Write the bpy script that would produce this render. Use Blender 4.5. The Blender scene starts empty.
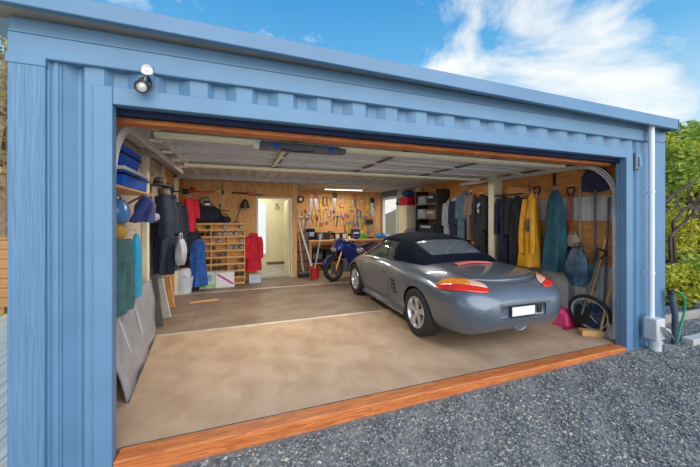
import bpy, bmesh, math, random
from mathutils import Vector, Matrix
from mathutils.bvhtree import BVHTree
R = math.radians
PI = math.pi
random.seed(7)
SC = bpy.context.scene
COL = SC.collection

# ------------------------------------------------------------------ camera
FPX = 311.0; YAW = R(20.0); HORIZON = 218.0
CAMP = Vector((.753, -2.423, 1.577))
cd = bpy.data.cameras.new('camera'); cam = bpy.data.objects.new('camera', cd); COL.objects.link(cam)
cam.location = CAMP; cam.rotation_euler = (R(90), 0, -YAW)
cd.sensor_width = 36; cd.lens = 36 * FPX / 700
cd.shift_y = -(233.5 - HORIZON) / 700
cd.clip_start = .05; cd.clip_end = 500
SC.camera = cam
SC.view_settings.view_transform = 'Standard'; SC.view_settings.look = 'None'
SC.view_settings.gamma = 1; SC.view_settings.use_curve_mapping = False
SC.view_settings.exposure = 0.35
# pixel -> point on an axis plane (used only to read positions off the walls and the floor)
_f = Vector((math.sin(YAW), math.cos(YAW), 0)); _r = Vector((math.cos(YAW), -math.sin(YAW), 0))
def PX(px, py, ax, v):
    d = _f + _r * ((px - 350) / FPX) + Vector((0, 0, 1)) * ((HORIZON - py) / FPX)
    return CAMP + d * ((v - CAMP[ax]) / d[ax])

# ------------------------------------------------------------------ sky
W = bpy.data.worlds.new('sky'); SC.world = W; W.use_nodes = True
nt = W.node_tree; nt.nodes.clear()
def wn(t, **k):
    n = nt.nodes.new(t)
    for a, b in k.items(): setattr(n, a, b)
    return n
def ramp(n, stops, interp='LINEAR'):
    e = n.color_ramp.elements; n.color_ramp.interpolation = interp
    while len(e) > 1: e.remove(e[0])
    e[0].position = stops[0][0]; e[0].color = stops[0][1]
    for p, c in stops[1:]:
        x = e.new(p); x.color = c
L = nt.links.new
tc = wn('ShaderNodeTexCoord'); sep = wn('ShaderNodeSeparateXYZ'); L(tc.outputs['Generated'], sep.inputs[0])
gr = wn('ShaderNodeValToRGB'); L(sep.outputs['Z'], gr.inputs[0])
ramp(gr, [(0, (.74, .82, .86, 1)), (.22, (.50, .70, .84, 1)), (.42, (.13, .42, .74, 1)), (.62, (.04, .26, .60, 1))])
mp = wn('ShaderNodeMapping'); mp.inputs['Scale'].default_value = (1.3, 1.3, 2.2); mp.inputs['Location'].default_value = (1.9, .35, .3); mp.inputs['Rotation'].default_value = (0, 0, R(9))
L(tc.outputs['Generated'], mp.inputs[0])
n1 = wn('ShaderNodeTexNoise'); n1.inputs['Scale'].default_value = 2.1; n1.inputs['Detail'].default_value = 9; n1.inputs['Roughness'].default_value = .58
n1.inputs['Distortion'].default_value = .35; L(mp.outputs[0], n1.inputs['Vector'])
cr = wn('ShaderNodeValToRGB'); ramp(cr, [(.50, (0, 0, 0, 1)), (.60, (.55, .55, .55, 1)), (.72, (1, 1, 1, 1))]); lowz = wn('ShaderNodeMath', operation='MULTIPLY_ADD'); L(sep.outputs['Z'], lowz.inputs[0]); lowz.inputs[1].default_value = -.30; lowz.inputs[2].default_value = .105
addn = wn('ShaderNodeMath', operation='ADD'); L(n1.outputs[0], addn.inputs[0]); L(lowz.outputs[0], addn.inputs[1]); L(addn.outputs[0], cr.inputs[0])
mx = wn('ShaderNodeMixRGB'); L(cr.outputs[0], mx.inputs[0]); L(gr.outputs[0], mx.inputs[1]); mx.inputs[2].default_value = (1.0, .97, .90, 1)
bg = wn('ShaderNodeBackground'); bg.inputs[1].default_value = 0.9; L(mx.outputs[0], bg.inputs[0])
wo = wn('ShaderNodeOutputWorld'); L(bg.outputs[0], wo.inputs[0])
# hazy sun behind the photographer: very soft shadows
sd = bpy.data.lights.new('sun', 'SUN'); sd.energy = 2.6; sd.angle = R(75); sd.color = (1, .95, .88)
so = bpy.data.objects.new('sun', sd); COL.objects.link(so)
so.rotation_euler = (R(60), 0, R(10))

# ------------------------------------------------------------------ materials
def M(name, col, rough=.6, metal=0, var=.12, scale=6, bump=0, stretch=(1, 1, 1), coat=0, col2=None, bscale=None, dist=0, spec=.5, detail=4):
    m = bpy.data.materials.new(name); m.use_nodes = True
    t = m.node_tree; b = t.nodes['Principled BSDF']; l = t.links.new
    b.inputs['Roughness'].default_value = rough; b.inputs['Metallic'].default_value = metal
    b.inputs['Coat Weight'].default_value = coat; b.inputs['Specular IOR Level'].default_value = spec
    c = t.nodes.new('ShaderNodeTexCoord'); mpn = t.nodes.new('ShaderNodeMapping'); mpn.inputs['Scale'].default_value = stretch
    l(c.outputs['Object'], mpn.inputs[0])
    n = t.nodes.new('ShaderNodeTexNoise'); n.inputs['Scale'].default_value = scale; n.inputs['Detail'].default_value = detail; n.inputs['Distortion'].default_value = dist
    l(mpn.outputs[0], n.inputs['Vector'])
    r = t.nodes.new('ShaderNodeValToRGB')
    if col2 is None:
        a = [max(0, x * (1 - var)) for x in col]; d = [min(1, x * (1 + var)) for x in col]
    else: a, d = col, col2
    ramp(r, [(.32, (*a, 1)), (.68, (*d, 1))]); l(n.outputs[0], r.inputs[0]); l(r.outputs[0], b.inputs['Base Color'])
    if bump:
        n2 = n
        if bscale:
            n2 = t.nodes.new('ShaderNodeTexNoise'); n2.inputs['Scale'].default_value = bscale; n2.inputs['Detail'].default_value = 3; l(mpn.outputs[0], n2.inputs['Vector'])
        bp = t.nodes.new('ShaderNodeBump'); bp.inputs['Strength'].default_value = bump; bp.inputs['Distance'].default_value = .02
        l(n2.outputs[0], bp.inputs['Height']); l(bp.outputs[0], b.inputs['Normal'])
    return m
def glass(name, col=(.8, .9, .95), alpha=.25, rough=.03):
    m = M(name, col, rough, 0, 0.02); b = m.node_tree.nodes['Principled BSDF']; b.inputs['Alpha'].default_value = alpha; return m

BLUE = (.115, .235, .39)
m_blue = M('painted_blue_steel', BLUE, .45, 0, .06, 3, .03, bscale=30)
m_bluegrain = M('blue_grained_paint', (.085, .185, .325), .5, 0, 0, 5, .4, (14, 14, .5), col2=(.13, .255, .415), dist=.8)
m_roofblue = M('roof_blue_flashing', (.105, .215, .365), .4, 0, .05, 2)
m_soffit = M('soffit_lining', (.30, .27, .26), .7)
m_navy = M('navy_steel', (.008, .014, .045), .7, spec=.15)
m_redwood = M('red_stained_timber', (.42, .10, .025), .55, 0, 0, 4, .15, (1.2, 12, 12), col2=(.70, .235, .065), dist=1.0)
m_ply = M('plywood', (.50, .20, .05), .6, 0, 0, 3, .05, (1, 1, 6), col2=(.70, .33, .10), dist=.8)
m_ply2 = M('pale_plywood', (.52, .25, .075), .6, 0, 0, 4, .05, (4, 1, 1), col2=(.70, .38, .14), dist=.8)
m_pine = M('pine_timber', (.60, .31, .11), .6, 0, 0, 5, .08, (8, 8, .8), col2=(.78, .46, .20), dist=.6)
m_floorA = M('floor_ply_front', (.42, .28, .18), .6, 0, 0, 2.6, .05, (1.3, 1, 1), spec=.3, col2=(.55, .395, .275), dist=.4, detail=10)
m_floorB = M('floor_ply_dark', (.20, .142, .105), .5, 0, 0, 1.8, .05, (1, 1.6, 1), spec=.3, col2=(.31, .23, .175), dist=.4, detail=10)  # darker tone for the middle and rear floor sheets
m_alu = M('aluminium_strip', (.72, .66, .58), .4, .4)
m_galv = M('galvanised_steel', (.70, .71, .72), .35, .35, .10, 20)
m_cream = M('cream_paint', (.74, .69, .55), .55, 0, .05)
m_creamy = M('yellow_cream_paint', (.80, .79, .54), .5, 0, .05)
m_white = M('white_paint', (.78, .78, .76), .5, 0, .04)
m_grey = M('grey_door_skin', (.62, .62, .63), .5, 0, .08, 4)
m_grec = M('recess_shade_grey', (.36, .36, .37), .7)  # shaded tone for the recesses between door ribs
m_strut = M('pale_yellow_strut', (.92, .91, .68), .5, 0, .03)
m_greyd = M('dark_grey_steel', (.12, .125, .13), .5, 0, .15)
m_ceil = M('grey_roof_sheet', (.55, .56, .58), .55, 0, .08)
m_wallgrey = M('pale_grey_board', (.50, .50, .50), .7, 0, .1, 4)
m_beige = M('beige_board', (.46, .38, .30), .7, 0, .1, 3)
m_black = M('black_plastic', (.015, .015, .017), .45)
m_rubber = M('black_rubber', (.02, .02, .022), .75)
m_chrome = M('chrome', (.75, .76, .78), .12, 1, .03)
m_alloy = M('silver_alloy', (.58, .60, .62), .3, .7, .05)
m_paint = M('grey_metallic_car_paint', (.125, .155, .20), .34, .4, .02, 3, 0, coat=.8)
m_top = M('navy_canvas', (.006, .009, .022), .9, 0, .2, 40, .05, spec=.12)
m_cglass = glass('tinted_glass', (.06, .09, .10), .55, .05)
m_rglass = glass('clear_plastic_window', (.20, .25, .31), .45, .08)
m_amber = M('amber_lens', (.75, .23, .02), .15, coat=1)
m_redlens = M('red_lens', (.65, .03, .02), .15, coat=1)
m_clearlens = M('clear_lens', (.75, .45, .35), .15, coat=1)
m_pinklens = M('faded_red_lens', (.62, .16, .17), .3)
m_seam = M('dark_seam', (.02, .022, .025), .6)
m_gravelbase = M('gravel_bed', (.18, .18, .18), .9, 0, 0, 28, .6, col2=(.33, .315, .29), bscale=60, detail=8)
m_red = M('red_cloth', (.55, .01, .035), .8, 0, .2)
m_redp = M('red_plastic', (.50, .03, .03), .4)
m_yel = M('yellow_oilskin', (.80, .38, .015), .5, 0, .15)
m_teal = M('dark_teal_cloth', (.015, .085, .125), .75, 0, .3, 9)
m_teal2 = M('grey_green_cloth', (.04, .13, .145), .75, 0, .25, 9)
m_cyan = M('cyan_cloth', (.01, .33, .58), .7, 0, .15)
m_navyc = M('navy_cloth', (.012, .018, .045), .85, 0, .3, 9)
m_blk = M('charcoal_cloth', (.02, .022, .03), .85, 0, .3, 9)
m_bluc = M('blue_cloth', (.015, .09, .36), .75, 0, .3, 9)
m_bluep = M('blue_plastic', (.015, .11, .60), .55, 0, .1, spec=.15)
m_grc = M('grey_cloth', (.33, .36, .42), .85, 0, .15, 9)
m_brc = M('brown_cloth', (.20, .14, .11), .85, 0, .25, 9)
m_pink = M('pink_plastic', (.85, .07, .24), .4, 0, .1)
m_tarp = M('grey_plastic_sheet', (.33, .34, .39), .35, 0, .15, 5, .2)
m_bag = M('blue_grey_plastic_bag', (.03, .075, .13), .4, 0, .6, 9, .5)
m_card = M('white_card', (.72, .74, .80), .7, 0, .04)
m_cardg = M('green_white_card', (.55, .66, .60), .7, 0, .1)
m_purple = M('purple_print', (.42, .05, .28), .6)
m_green = M('green_plastic', (.05, .42, .03), .4)
m_hose = M('green_hose', (.01, .30, .16), .5)
m_leafY = M('yellow_green_leaves', (.22, .26, .012), .6, 0, 0, 1.5, col2=(.50, .46, .045))
m_leafG = M('green_leaves', (.05, .13, .015), .6, 0, 0, 1.5, col2=(.20, .30, .035))
m_bark = M('brown_bark', (.09, .06, .045), .9, 0, .3, 9, .3)
m_soil = M('bank_soil', (.09, .085, .03), .95, 0, 0, 3, .5, col2=(.22, .20, .06))
m_grass = M('sunlit_grass', (.22, .27, .03), .9, 0, 0, 3, .4, col2=(.50, .46, .10))
m_deck = M('pale_deck_timber', (.55, .50, .42), .8, 0, 0, 3, .1, (10, .6, 1), col2=(.80, .74, .64))
m_rail = M('orange_brown_timber', (.36, .17, .06), .7, 0, 0, 3, .1, (1, 1, 8), col2=(.58, .30, .12))
m_greytim = M('weathered_timber', (.36, .33, .29), .85, 0, .15, 4)
m_conc = M('pale_concrete', (.50, .49, .46), .9, 0, .12, 8, .1)
m_gold = M('gold_anodised', (.50, .24, .07), .35, .6)
m_bike = M('blue_motorcycle_paint', (.010, .030, .22), .25, 0, .05, coat=1)
m_steel = M('tool_steel', (.35, .36, .38), .35, .8)
m_wineend = M('dark_bottle_glass', (.02, .008, .01), .15, coat=.5)
m_pvc = M('white_pvc', (.74, .78, .82), .35, 0, .03)
m_boxgrey = M('grey_pvc', (.58, .60, .62), .5, 0, .06)
m_alloyd = M('brake_dark_grey', (.06, .06, .065), .5, .3)  # dark grey of the disc behind the spokes

# ------------------------------------------------------------------ mesh builder
class MB:
    def __init__(s): s.v = []; s.f = []
    def add(s, vs, fs, mat=None):
        o = len(s.v)
        if mat is not None: vs = [mat @ Vector(p) for p in vs]
        s.v += [tuple(p) for p in vs]; s.f += [tuple(i + o for i in f) for f in fs]; return s
    def bb(s, lo, hi, mat=None):
        x0, y0, z0 = lo; x1, y1, z1 = hi
        return s.add([(x0, y0, z0), (x1, y0, z0), (x1, y1, z0), (x0, y1, z0), (x0, y0, z1), (x1, y0, z1), (x1, y1, z1), (x0, y1, z1)],
                     [(0, 3, 2, 1), (4, 5, 6, 7), (0, 1, 5, 4), (1, 2, 6, 5), (2, 3, 7, 6), (3, 0, 4, 7)], mat)
    def box(s, c, d, rot=None):
        m = Matrix.Translation(c)
        if rot is not None: m = m @ (rot.to_4x4() if hasattr(rot, 'to_4x4') else rot)
        return s.bb((-d[0] / 2, -d[1] / 2, -d[2] / 2), (d[0] / 2, d[1] / 2, d[2] / 2), m)
    def bar(s, p0, p1, w, h, roll=0):
        p0 = Vector(p0); p1 = Vector(p1); d = p1 - p0
        q = d.to_track_quat('Y', 'Z').to_matrix().to_4x4()
        return s.bb((-w / 2, 0, -h / 2), (w / 2, d.length, h / 2), Matrix.Translation(p0) @ q @ Matrix.Rotation(roll, 4, 'Y'))
    def tube(s, pts, r, n=8, caps=True):
        pts = [Vector(p) for p in pts]; k = len(pts); rs = r if isinstance(r, (list, tuple)) else [r] * k
        vs = []; prev = None
        for i, p in enumerate(pts):
            d = (pts[min(i + 1, k - 1)] - pts[max(i - 1, 0)]).normalized()
            if prev is None:
                a = Vector((0, 0, 1)) if abs(d.z) < .9 else Vector((1, 0, 0)); x = d.cross(a).normalized()
            else: x = (prev - d * prev.dot(d)).normalized()
            prev = x; y = d.cross(x)
            for j in range(n):
                a = 2 * PI * j / n; vs.append(p + (x * math.cos(a) + y * math.sin(a)) * rs[i])
        fs = [(i * n + j, i * n + (j + 1) % n, (i + 1) * n + (j + 1) % n, (i + 1) * n + j) for i in range(k - 1) for j in range(n)]
        if caps: fs += [tuple(range(n - 1, -1, -1)), tuple((k - 1) * n + j for j in range(n))]
        return s.add(vs, fs)
    def lathe(s, prof, n=16, mat=None):
        vs = [(r * math.cos(2 * PI * j / n), r * math.sin(2 * PI * j / n), z) for r, z in prof for j in range(n)]
        k = len(prof)
        fs = [(i * n + j, i * n + (j + 1) % n, (i + 1) * n + (j + 1) % n, (i + 1) * n + j) for i in range(k - 1) for j in range(n)]
        ring = prof[0] == prof[-1]
        if prof[0][0] > 1e-6 and not ring: fs.append(tuple(range(n - 1, -1, -1)))
        if prof[-1][0] > 1e-6 and not ring: fs.append(tuple((k - 1) * n + j for j in range(n)))
        return s.add(vs, fs, mat)
    def ell(s, c, rad, n=12, k=8, mat=None):
        pr = [(max(1e-4, math.sin(PI * i / k)), -math.cos(PI * i / k)) for i in range(k + 1)]
        m = Matrix.Translation(c) @ (mat or Matrix()) @ Matrix.Diagonal((*rad, 1))
        return s.lathe(pr, n, m)
    def loft(s, secs, closed=True, caps=True):
        n = len(secs[0]); k = len(secs); vs = [p for q in secs for p in q]; m = n if closed else n - 1
        fs = [(i * n + j, i * n + (j + 1) % n, (i + 1) * n + (j + 1) % n, (i + 1) * n + j) for i in range(k - 1) for j in range(m)]
        if caps and closed: fs += [tuple(range(n - 1, -1, -1)), tuple((k - 1) * n + j for j in range(n))]
        return s.add(vs, fs)
    def prism(s, out, d, mat=None):      # outline in local XZ, thickness along Y (0..d)
        n = len(out); vs = [(x, 0, z) for x, z in out] + [(x, d, z) for x, z in out]
        fs = [tuple(range(n)), tuple(range(2 * n - 1, n - 1, -1))] + [(j, j + n, (j + 1) % n + n, (j + 1) % n) for j in range(n)]
        return s.add(vs, fs, mat)
    def sheet(s, grid, th=0):
        k = len(grid); n = len(grid[0]); vs = [p for q in grid for p in q]
        fs = [(i * n + j, i * n + j + 1, (i + 1) * n + j + 1, (i + 1) * n + j) for i in range(k - 1) for j in range(n - 1)]
        return s.add(vs, fs)
    def mesh(s, name, mat, smooth=35):
        me = bpy.data.meshes.new(name); me.from_pydata(s.v, [], s.f); me.update()
        bm = bmesh.new(); bm.from_mesh(me); bmesh.ops.recalc_face_normals(bm, faces=bm.faces); bm.to_mesh(me); bm.free()
        if smooth:
            me.polygons.foreach_set('use_smooth', [True] * len(me.polygons)); me.set_sharp_from_angle(angle=R(smooth))
        me.materials.append(mat); return me
    def build(s, name, mat, parent=None, smooth=35, bev=0, solid=0):
        o = bpy.data.objects.new(name, s.mesh(name, mat, smooth)); COL.objects.link(o)
        if parent: o.parent = parent
        if solid:
            md = o.modifiers.new('solid', 'SOLIDIFY'); md.thickness = solid; md.offset = 0
        if bev:
            md = o.modifiers.new('bevel', 'BEVEL'); md.width = bev; md.segments = 2; md.limit_method = 'ANGLE'
        return o
def tag(o, label, cat, group=None):
    o['label'] = label; o['category'] = cat
    if group: o['group'] = group
    return o
def th(name, label, cat, loc=(0, 0, 0), rz=0, group=None):
    o = bpy.data.objects.new(name, None); COL.objects.link(o); o.empty_display_size = .1
    o.location = loc; o.rotation_euler = (0, 0, rz); return tag(o, label, cat, group)
def st(o): o['kind'] = 'structure'; return o
def sroot(name, loc=(0, 0, 0)):
    o = bpy.data.objects.new(name, None); COL.objects.link(o); o.location = loc; return st(o)
def share(src, name, parent, loc=(0, 0, 0), rot=(0, 0, 0), sc=(1, 1, 1)):
    o = src.copy(); o.name = name; COL.objects.link(o); o.parent = parent; o.location = loc; o.rotation_euler = rot; o.scale = sc; return o
def dup(root, loc, rz=None, label=None, group=None, sc=None):
    r = root.copy(); COL.objects.link(r); r.location = loc
    if rz is not None: r.rotation_euler = (0, 0, rz) if not isinstance(rz, tuple) else rz
    if sc: r.scale = sc
    if label: r['label'] = label
    if group: r['group'] = group
    for c in list(root.children):
        d = c.copy(); COL.objects.link(d); d.parent = r
        for g in c.children:
            e = g.copy(); COL.objects.link(e); e.parent = d
    return r
def spline(tab, t):       # smooth interpolation of a table of rows (t, a, b, ...)
    n = len(tab); i = 0
    while i < n - 2 and t > tab[i + 1][0]: i += 1
    a = tab[max(i - 1, 0)]; b = tab[i]; c = tab[i + 1]; d = tab[min(i + 2, n - 1)]
    u = min(1, max(0, (t - b[0]) / (c[0] - b[0]))); h = c[0] - b[0]; out = []
    for k in range(1, len(b)):
        sl = (c[k] - b[k]) / h
        m1 = (c[k] - a[k]) / (c[0] - a[0]) if i > 0 else sl
        m2 = (d[k] - b[k]) / (d[0] - b[0]) if i + 2 < n else sl
        if i > 0:
            s0 = (b[k] - a[k]) / (b[0] - a[0])
            if s0 * sl <= 0: m1 = 0
            else: m1 = math.copysign(min(abs(m1), 3 * abs(s0), 3 * abs(sl)), sl)
        if i + 2 < n:
            s1 = (d[k] - c[k]) / (d[0] - c[0])
            if s1 * sl <= 0: m2 = 0
            else: m2 = math.copysign(min(abs(m2), 3 * abs(s1), 3 * abs(sl)), sl)
        u2 = u * u; u3 = u2 * u
        out.append((2 * u3 - 3 * u2 + 1) * b[k] + (u3 - 2 * u2 + u) * h * m1 + (-2 * u3 + 3 * u2) * c[k] + (u3 - u2) * h * m2)
    return out
def catmull(pts, sub):
    out = []; n = len(pts)
    for i in range(n - 1):
        p0 = Vector(pts[max(i - 1, 0)]); p1 = Vector(pts[i]); p2 = Vector(pts[i + 1]); p3 = Vector(pts[min(i + 2, n - 1)])
        for k in range(sub):
            u = k / sub
            out.append(.5 * (2 * p1 + (p2 - p0) * u + (2 * p0 - 5 * p1 + 4 * p2 - p3) * u * u + (3 * p1 - p0 - 3 * p2 + p3) * u ** 3))
    out.append(Vector(pts[-1])); return out

# ================================================================== THE SHELL
XL, XR = -.45, 5.47          # inner faces of the side walls
YP, YB = 5.9, 7.3            # partition with the doorway, back wall of the workshop
ZC = 2.47                    # ceiling
FX0, FX1 = -.51, 5.98        # facade
def gz(x, y): return -.115 + .014 * max(-1, min(7, x)) - .01 * max(0, -y)
# gravel yard
g = MB(); NX, NY = 70, 40
g.sheet([[(-1.0 + 11.5 * i / NX, -4.2 + 9.0 * j / NY, gz(-1 + 11.5 * i / NX, -4.2 + 9 * j / NY) + .008 * math.sin(i * 1.7) * math.cos(j * 2.1) - (0.06 if -4.2 + 9 * j / NY > .08 and -1 + 11.5 * i / NX < 6.1 else 0)) for i in range(NX + 1)] for j in range(NY + 1)])
st(g.build('ground', m_gravelbase))
# stones
m_stone = bpy.data.materials.new('gravel_stone'); m_stone.use_nodes = True
t_ = m_stone.node_tree; gi = t_.nodes.new('ShaderNodeNewGeometry'); rr = t_.nodes.new('ShaderNodeValToRGB')
ramp(rr, [(0, (.085, .09, .10, 1)), (.35, (.18, .19, .20, 1)), (.7, (.29, .29, .285, 1)), (.88, (.40, .37, .33, 1)), (.96, (.52, .43, .31, 1)), (1, (.66, .62, .56, 1))])
t_.links.new(gi.outputs['Random Per Island'], rr.inputs[0]); t_.links.new(rr.outputs[0], t_.nodes['Principled BSDF'].inputs['Base Color']); t_.nodes['Principled BSDF'].inputs['Roughness'].default_value = .75
rs = random.Random(3); sv = []; sf = []
octf = [(0, 2, 4), (2, 1, 4), (1, 3, 4), (3, 0, 4), (2, 0, 5), (1, 2, 5), (3, 1, 5), (0, 3, 5)]
cnt = 0
while cnt < 30000:
    x = rs.uniform(-.1, 8.6); y = rs.uniform(-2.6, 1.6)
    if y > -.06 and x < 6.0: continue
    d = (Vector((x, y, 0)) - Vector((CAMP.x, CAMP.y, 0))); dep = d.dot(_f); lat = d.dot(_r)
    if dep < 1.75 or abs(lat) > 1.2 * dep: continue
    if rs.random() > min(1, (3.0 / dep) ** 1.2): continue
    s = rs.uniform(.006, .0145) * (1.5 if rs.random() < .04 else 1); z = gz(x, y) + s * .3; a = rs.uniform(0, PI); ca, sa = math.cos(a), math.sin(a)
    ax, ay, az = s * rs.uniform(.8, 1.5), s * rs.uniform(.6, 1.1), s * rs.uniform(.45, .85); o = len(sv)
    for (px, py, pz) in ((ax, 0, 0), (-ax * rs.uniform(.6, 1.2), 0, .2 * az), (0, ay, 0), (0, -ay * rs.uniform(.6, 1.2), -.1 * az), (.3 * ax * rs.uniform(-1, 1), .2 * ay, az), (0, 0, -az)):
        sv.append((x + px * ca - py * sa, y + px * sa + py * ca, z + pz))
    sf += [(p + o, q + o, r + o) for p, q, r in octf]; cnt += 1
me = bpy.data.meshes.new('gravel'); me.from_pydata(sv, [], sf); me.materials.append(m_stone)
o = bpy.data.objects.new('gravel', me); COL.objects.link(o); o['kind'] = 'stuff'; tag(o, 'loose blue grey gravel covering the yard before the garage', 'gravel')

# floor
fl = st(MB().bb((XL - .05, .1, -.14), (XR + .05, YB + .05, -.03)).build('floor', m_greyd))
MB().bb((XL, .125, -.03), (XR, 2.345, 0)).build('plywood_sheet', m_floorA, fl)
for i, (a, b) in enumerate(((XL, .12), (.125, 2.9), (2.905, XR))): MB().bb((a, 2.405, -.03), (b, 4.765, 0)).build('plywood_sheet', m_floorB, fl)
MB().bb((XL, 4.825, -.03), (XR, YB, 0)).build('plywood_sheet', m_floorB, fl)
for y in (2.375, 4.795):
    MB().bb((XL, y - .028, -.028), (XR, y + .028, .004)).build('joint_strip', m_alu, fl, bev=.003)
sl = st(MB().bb((.001, -.021, -.13), (5.209, .118, .004)).build('trim_1', m_redwood, bev=.012))
MB().bb((.001, .119, -.02), (5.209, .1245, .003)).build('sill_gap', m_greyd, sl)

# front wall
wf = sroot('wall_front')
def corr(x0, x1, z0, z1, y, d, per=.303, ph=.372, name='corrugated_sheet'):
    prof = []; k = math.floor((x0 - ph) / per) - 1
    while ph + k * per < x1 + per:
        b = ph + k * per
        prof += [(b, d), (b + .075, 0), (b + .185, 0), (b + .225, d)]; k += 1
    pts = []
    for (a, da), (b, db) in zip(prof, prof[1:]):
        for u in (0,): pts.append((a, da))
        if a < x0 < b: pts.append((x0, da + (db - da) * (x0 - a) / (b - a)))
        if a < x1 < b: pts.append((x1, da + (db - da) * (x1 - a) / (b - a)))
    pts = [p for p in pts if x0 - 1e-6 <= p[0] <= x1 + 1e-6]
    mb = MB(); mb.sheet([[(x, y + dd, z) for x, dd in pts] for z in (z0, z1)])
    return mb.build(name, m_blue, wf, smooth=0, solid=.004)
corr(-.112, 5.34, 2.40, 2.56, -.005, .045)
MB().bb((.0005, -.02, 2.31), (5.2095, .06, 2.425)).build('lintel', m_blue, wf, bev=.006)
MB().bb((-.105, -.02, -.14), (0, .06, 2.425)).build('jamb', m_blue, wf, bev=.006)
MB().bb((5.21, -.02, -.12), (5.335, .06, 2.425)).build('jamb', m_blue, wf, bev=.006)
MB().bb((5.21, .061, .0), (5.245, .10, 2.26)).build('inner_jamb', m_blue, wf, bev=.004)
# left corner: folded pressings
pl = [(-.335, -.005), (-.325, -.005), (-.318, .008), (-.308, .008), (-.300, -.005), (-.285, -.005), (-.278, .006), (-.27, .006), (-.262, -.005), (-.262, .0), (-.205, .05), (-.185, .05), (-.15, -.0), (-.10, -.0)]
MB().sheet([[(x, y, z) for x, y in pl] for z in (-.2, 2.56)]).build('corrugated_sheet', m_blue, wf, smooth=0, solid=.004)
cp = MB().bb((FX0, -.03, -.25), (-.335, .15, 2.54)).build('corner_post', m_bluegrain, wf, bev=.006)
for x in (-.425, -.372):
    MB().bb((x - .0016, -.0315, -.25), (x + .0016, -.029, 2.50)).build('groove_bead', m_blue, cp)
MB().bb((FX0 - .006, -.036, 2.49), (-.33, .15, 2.545)).build('post_cap', m_blue, wf, bev=.004)
# right corner
pr_ = [(5.33, .03), (5.345, .055), (5.40, .055), (5.44, .0), (5.50, .0), (5.53, .02), (5.60, .02), (5.63, 0), (5.80, 0)]
MB().sheet([[(x, y, z) for x, y in pr_] for z in (-.08, 2.56)]).build('corrugated_sheet', m_blue, wf, smooth=0, solid=.004)
MB().bb((5.75, -.03, -.1), (FX1, .15, 2.56)).build('corner_post', m_bluegrain, wf, bev=.006)
MB().bb((5.33, -.022, -.09), (5.76, .03, -.03)).build('bottom_rail', m_blue, wf, bev=.004)
MB().bb((FX0, -.035, 2.535), (5.52, .1, 2.675)).build('header_beam', m_blue, wf, bev=.008)
MB().bb((5.52, -.03, 2.54), (FX1, .1, 2.675)).build('header_beam', m_blue, wf, bev=.008)
MB().bb((FX0, -.006, 2.675), (FX1, .1, 2.86)).build('upper_band', m_blue, wf)
MB().bb((FX0, -.02, 2.682), (FX1, -.004, 2.694)).build('drip_edge', m_blue, wf)
# back of lintel and timber head
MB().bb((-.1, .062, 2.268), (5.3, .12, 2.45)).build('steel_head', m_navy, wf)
MB().bb((XL, .165, 2.247), (XR, .29, 2.335)).build('timber_head', m_redwood, wf, bev=.004)
# side returns between jamb and the inner wall
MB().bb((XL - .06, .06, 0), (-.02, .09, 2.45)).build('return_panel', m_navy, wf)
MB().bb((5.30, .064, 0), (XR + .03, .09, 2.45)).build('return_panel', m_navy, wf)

# roof with a falling gutter fascia
rf = sroot('roof')
x0, x1 = -.82, 5.97; b0, b1, t0, t1 = 2.772, 2.685, 2.878, 2.815
fa = MB(); fa.add([(x0, -.17, b0), (x1, -.17, b1), (x1, -.17, t1), (x0, -.17, t0), (x0, -.12, b0), (x1, -.12, b1), (x1, -.12, t1), (x0, -.12, t0)],
                  [(0, 1, 2, 3), (4, 7, 6, 5), (0, 4, 5, 1), (3, 2, 6, 7), (0, 3, 7, 4), (1, 5, 6, 2)])
fa.build('fascia', m_roofblue, rf, bev=.006)
fa = MB(); fa.add([(x1 - .02, -.17, b1), (x1 + .001, -.17, b1), (x1 + .001, 7.6, b1), (x1 - .02, 7.6, b1), (x1 - .02, -.17, t1), (x1 + .001, -.17, t1), (x1 + .001, 7.6, t1), (x1 - .02, 7.6, t1)],
                  [(0, 3, 2, 1), (4, 5, 6, 7), (0, 1, 5, 4), (1, 2, 6, 5), (2, 3, 7, 6), (3, 0, 4, 7)])
fa.build('fascia', m_roofblue, rf)
fa = MB(); fa.add([(x0, -.125, b0 + .012), (x1 - .02, -.125, b1 + .012), (x1 - .02, .02, b1 + .075), (x0, .02, b0 + .0)], [(0, 1, 2, 3)])
fa.build('soffit', m_soffit, rf, solid=.006)
fa = MB(); fa.add([(x0, -.15, t0), (x1, -.15, t1), (x1, 7.6, t1), (x0, 7.6, t0)], [(0, 1, 2, 3)]); fa.build('roof_sheet', m_roofblue, rf, solid=.01)

# inner shell
wl = st(MB().bb((XL - .06, .09, -.1), (XL - .015, 8.6, 2.7)).build('wall_left', m_blue))
for i in range(5):
    a = .1 + i * 1.16; MB().bb((XL - .015, a, 0), (XL, a + 1.155, ZC)).build('wall_panel', m_beige if i < 3 else m_ply, wl)
for y in (2.45, 4.75):
    MB().bb((XL, y, 0), (XL + .07, y + .12, ZC)).build('post', m_cream, wl, bev=.006)
for y in (3.6,):
    MB().bb((XL, y, 0), (XL + .05, y + .07, ZC)).build('post', m_wallgrey, wl, bev=.004)
wr = sroot('wall_right')
WY0, WY1, WZ0, WZ1 = 6.22, 7.2, .98, 2.22      # workshop window in the right wall
for lo, hi in (((XR + .015, .09, -.1), (XR + .06, WY0, 2.7)), ((XR + .015, WY1, -.1), (XR + .06, 8.6, 2.7)), ((XR + .015, WY0, -.1), (XR + .06, WY1, WZ0)), ((XR + .015, WY0, WZ1), (XR + .06, WY1, 2.7))):
    MB().bb(lo, hi).build('steel_skin', m_blue, wr)
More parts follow.
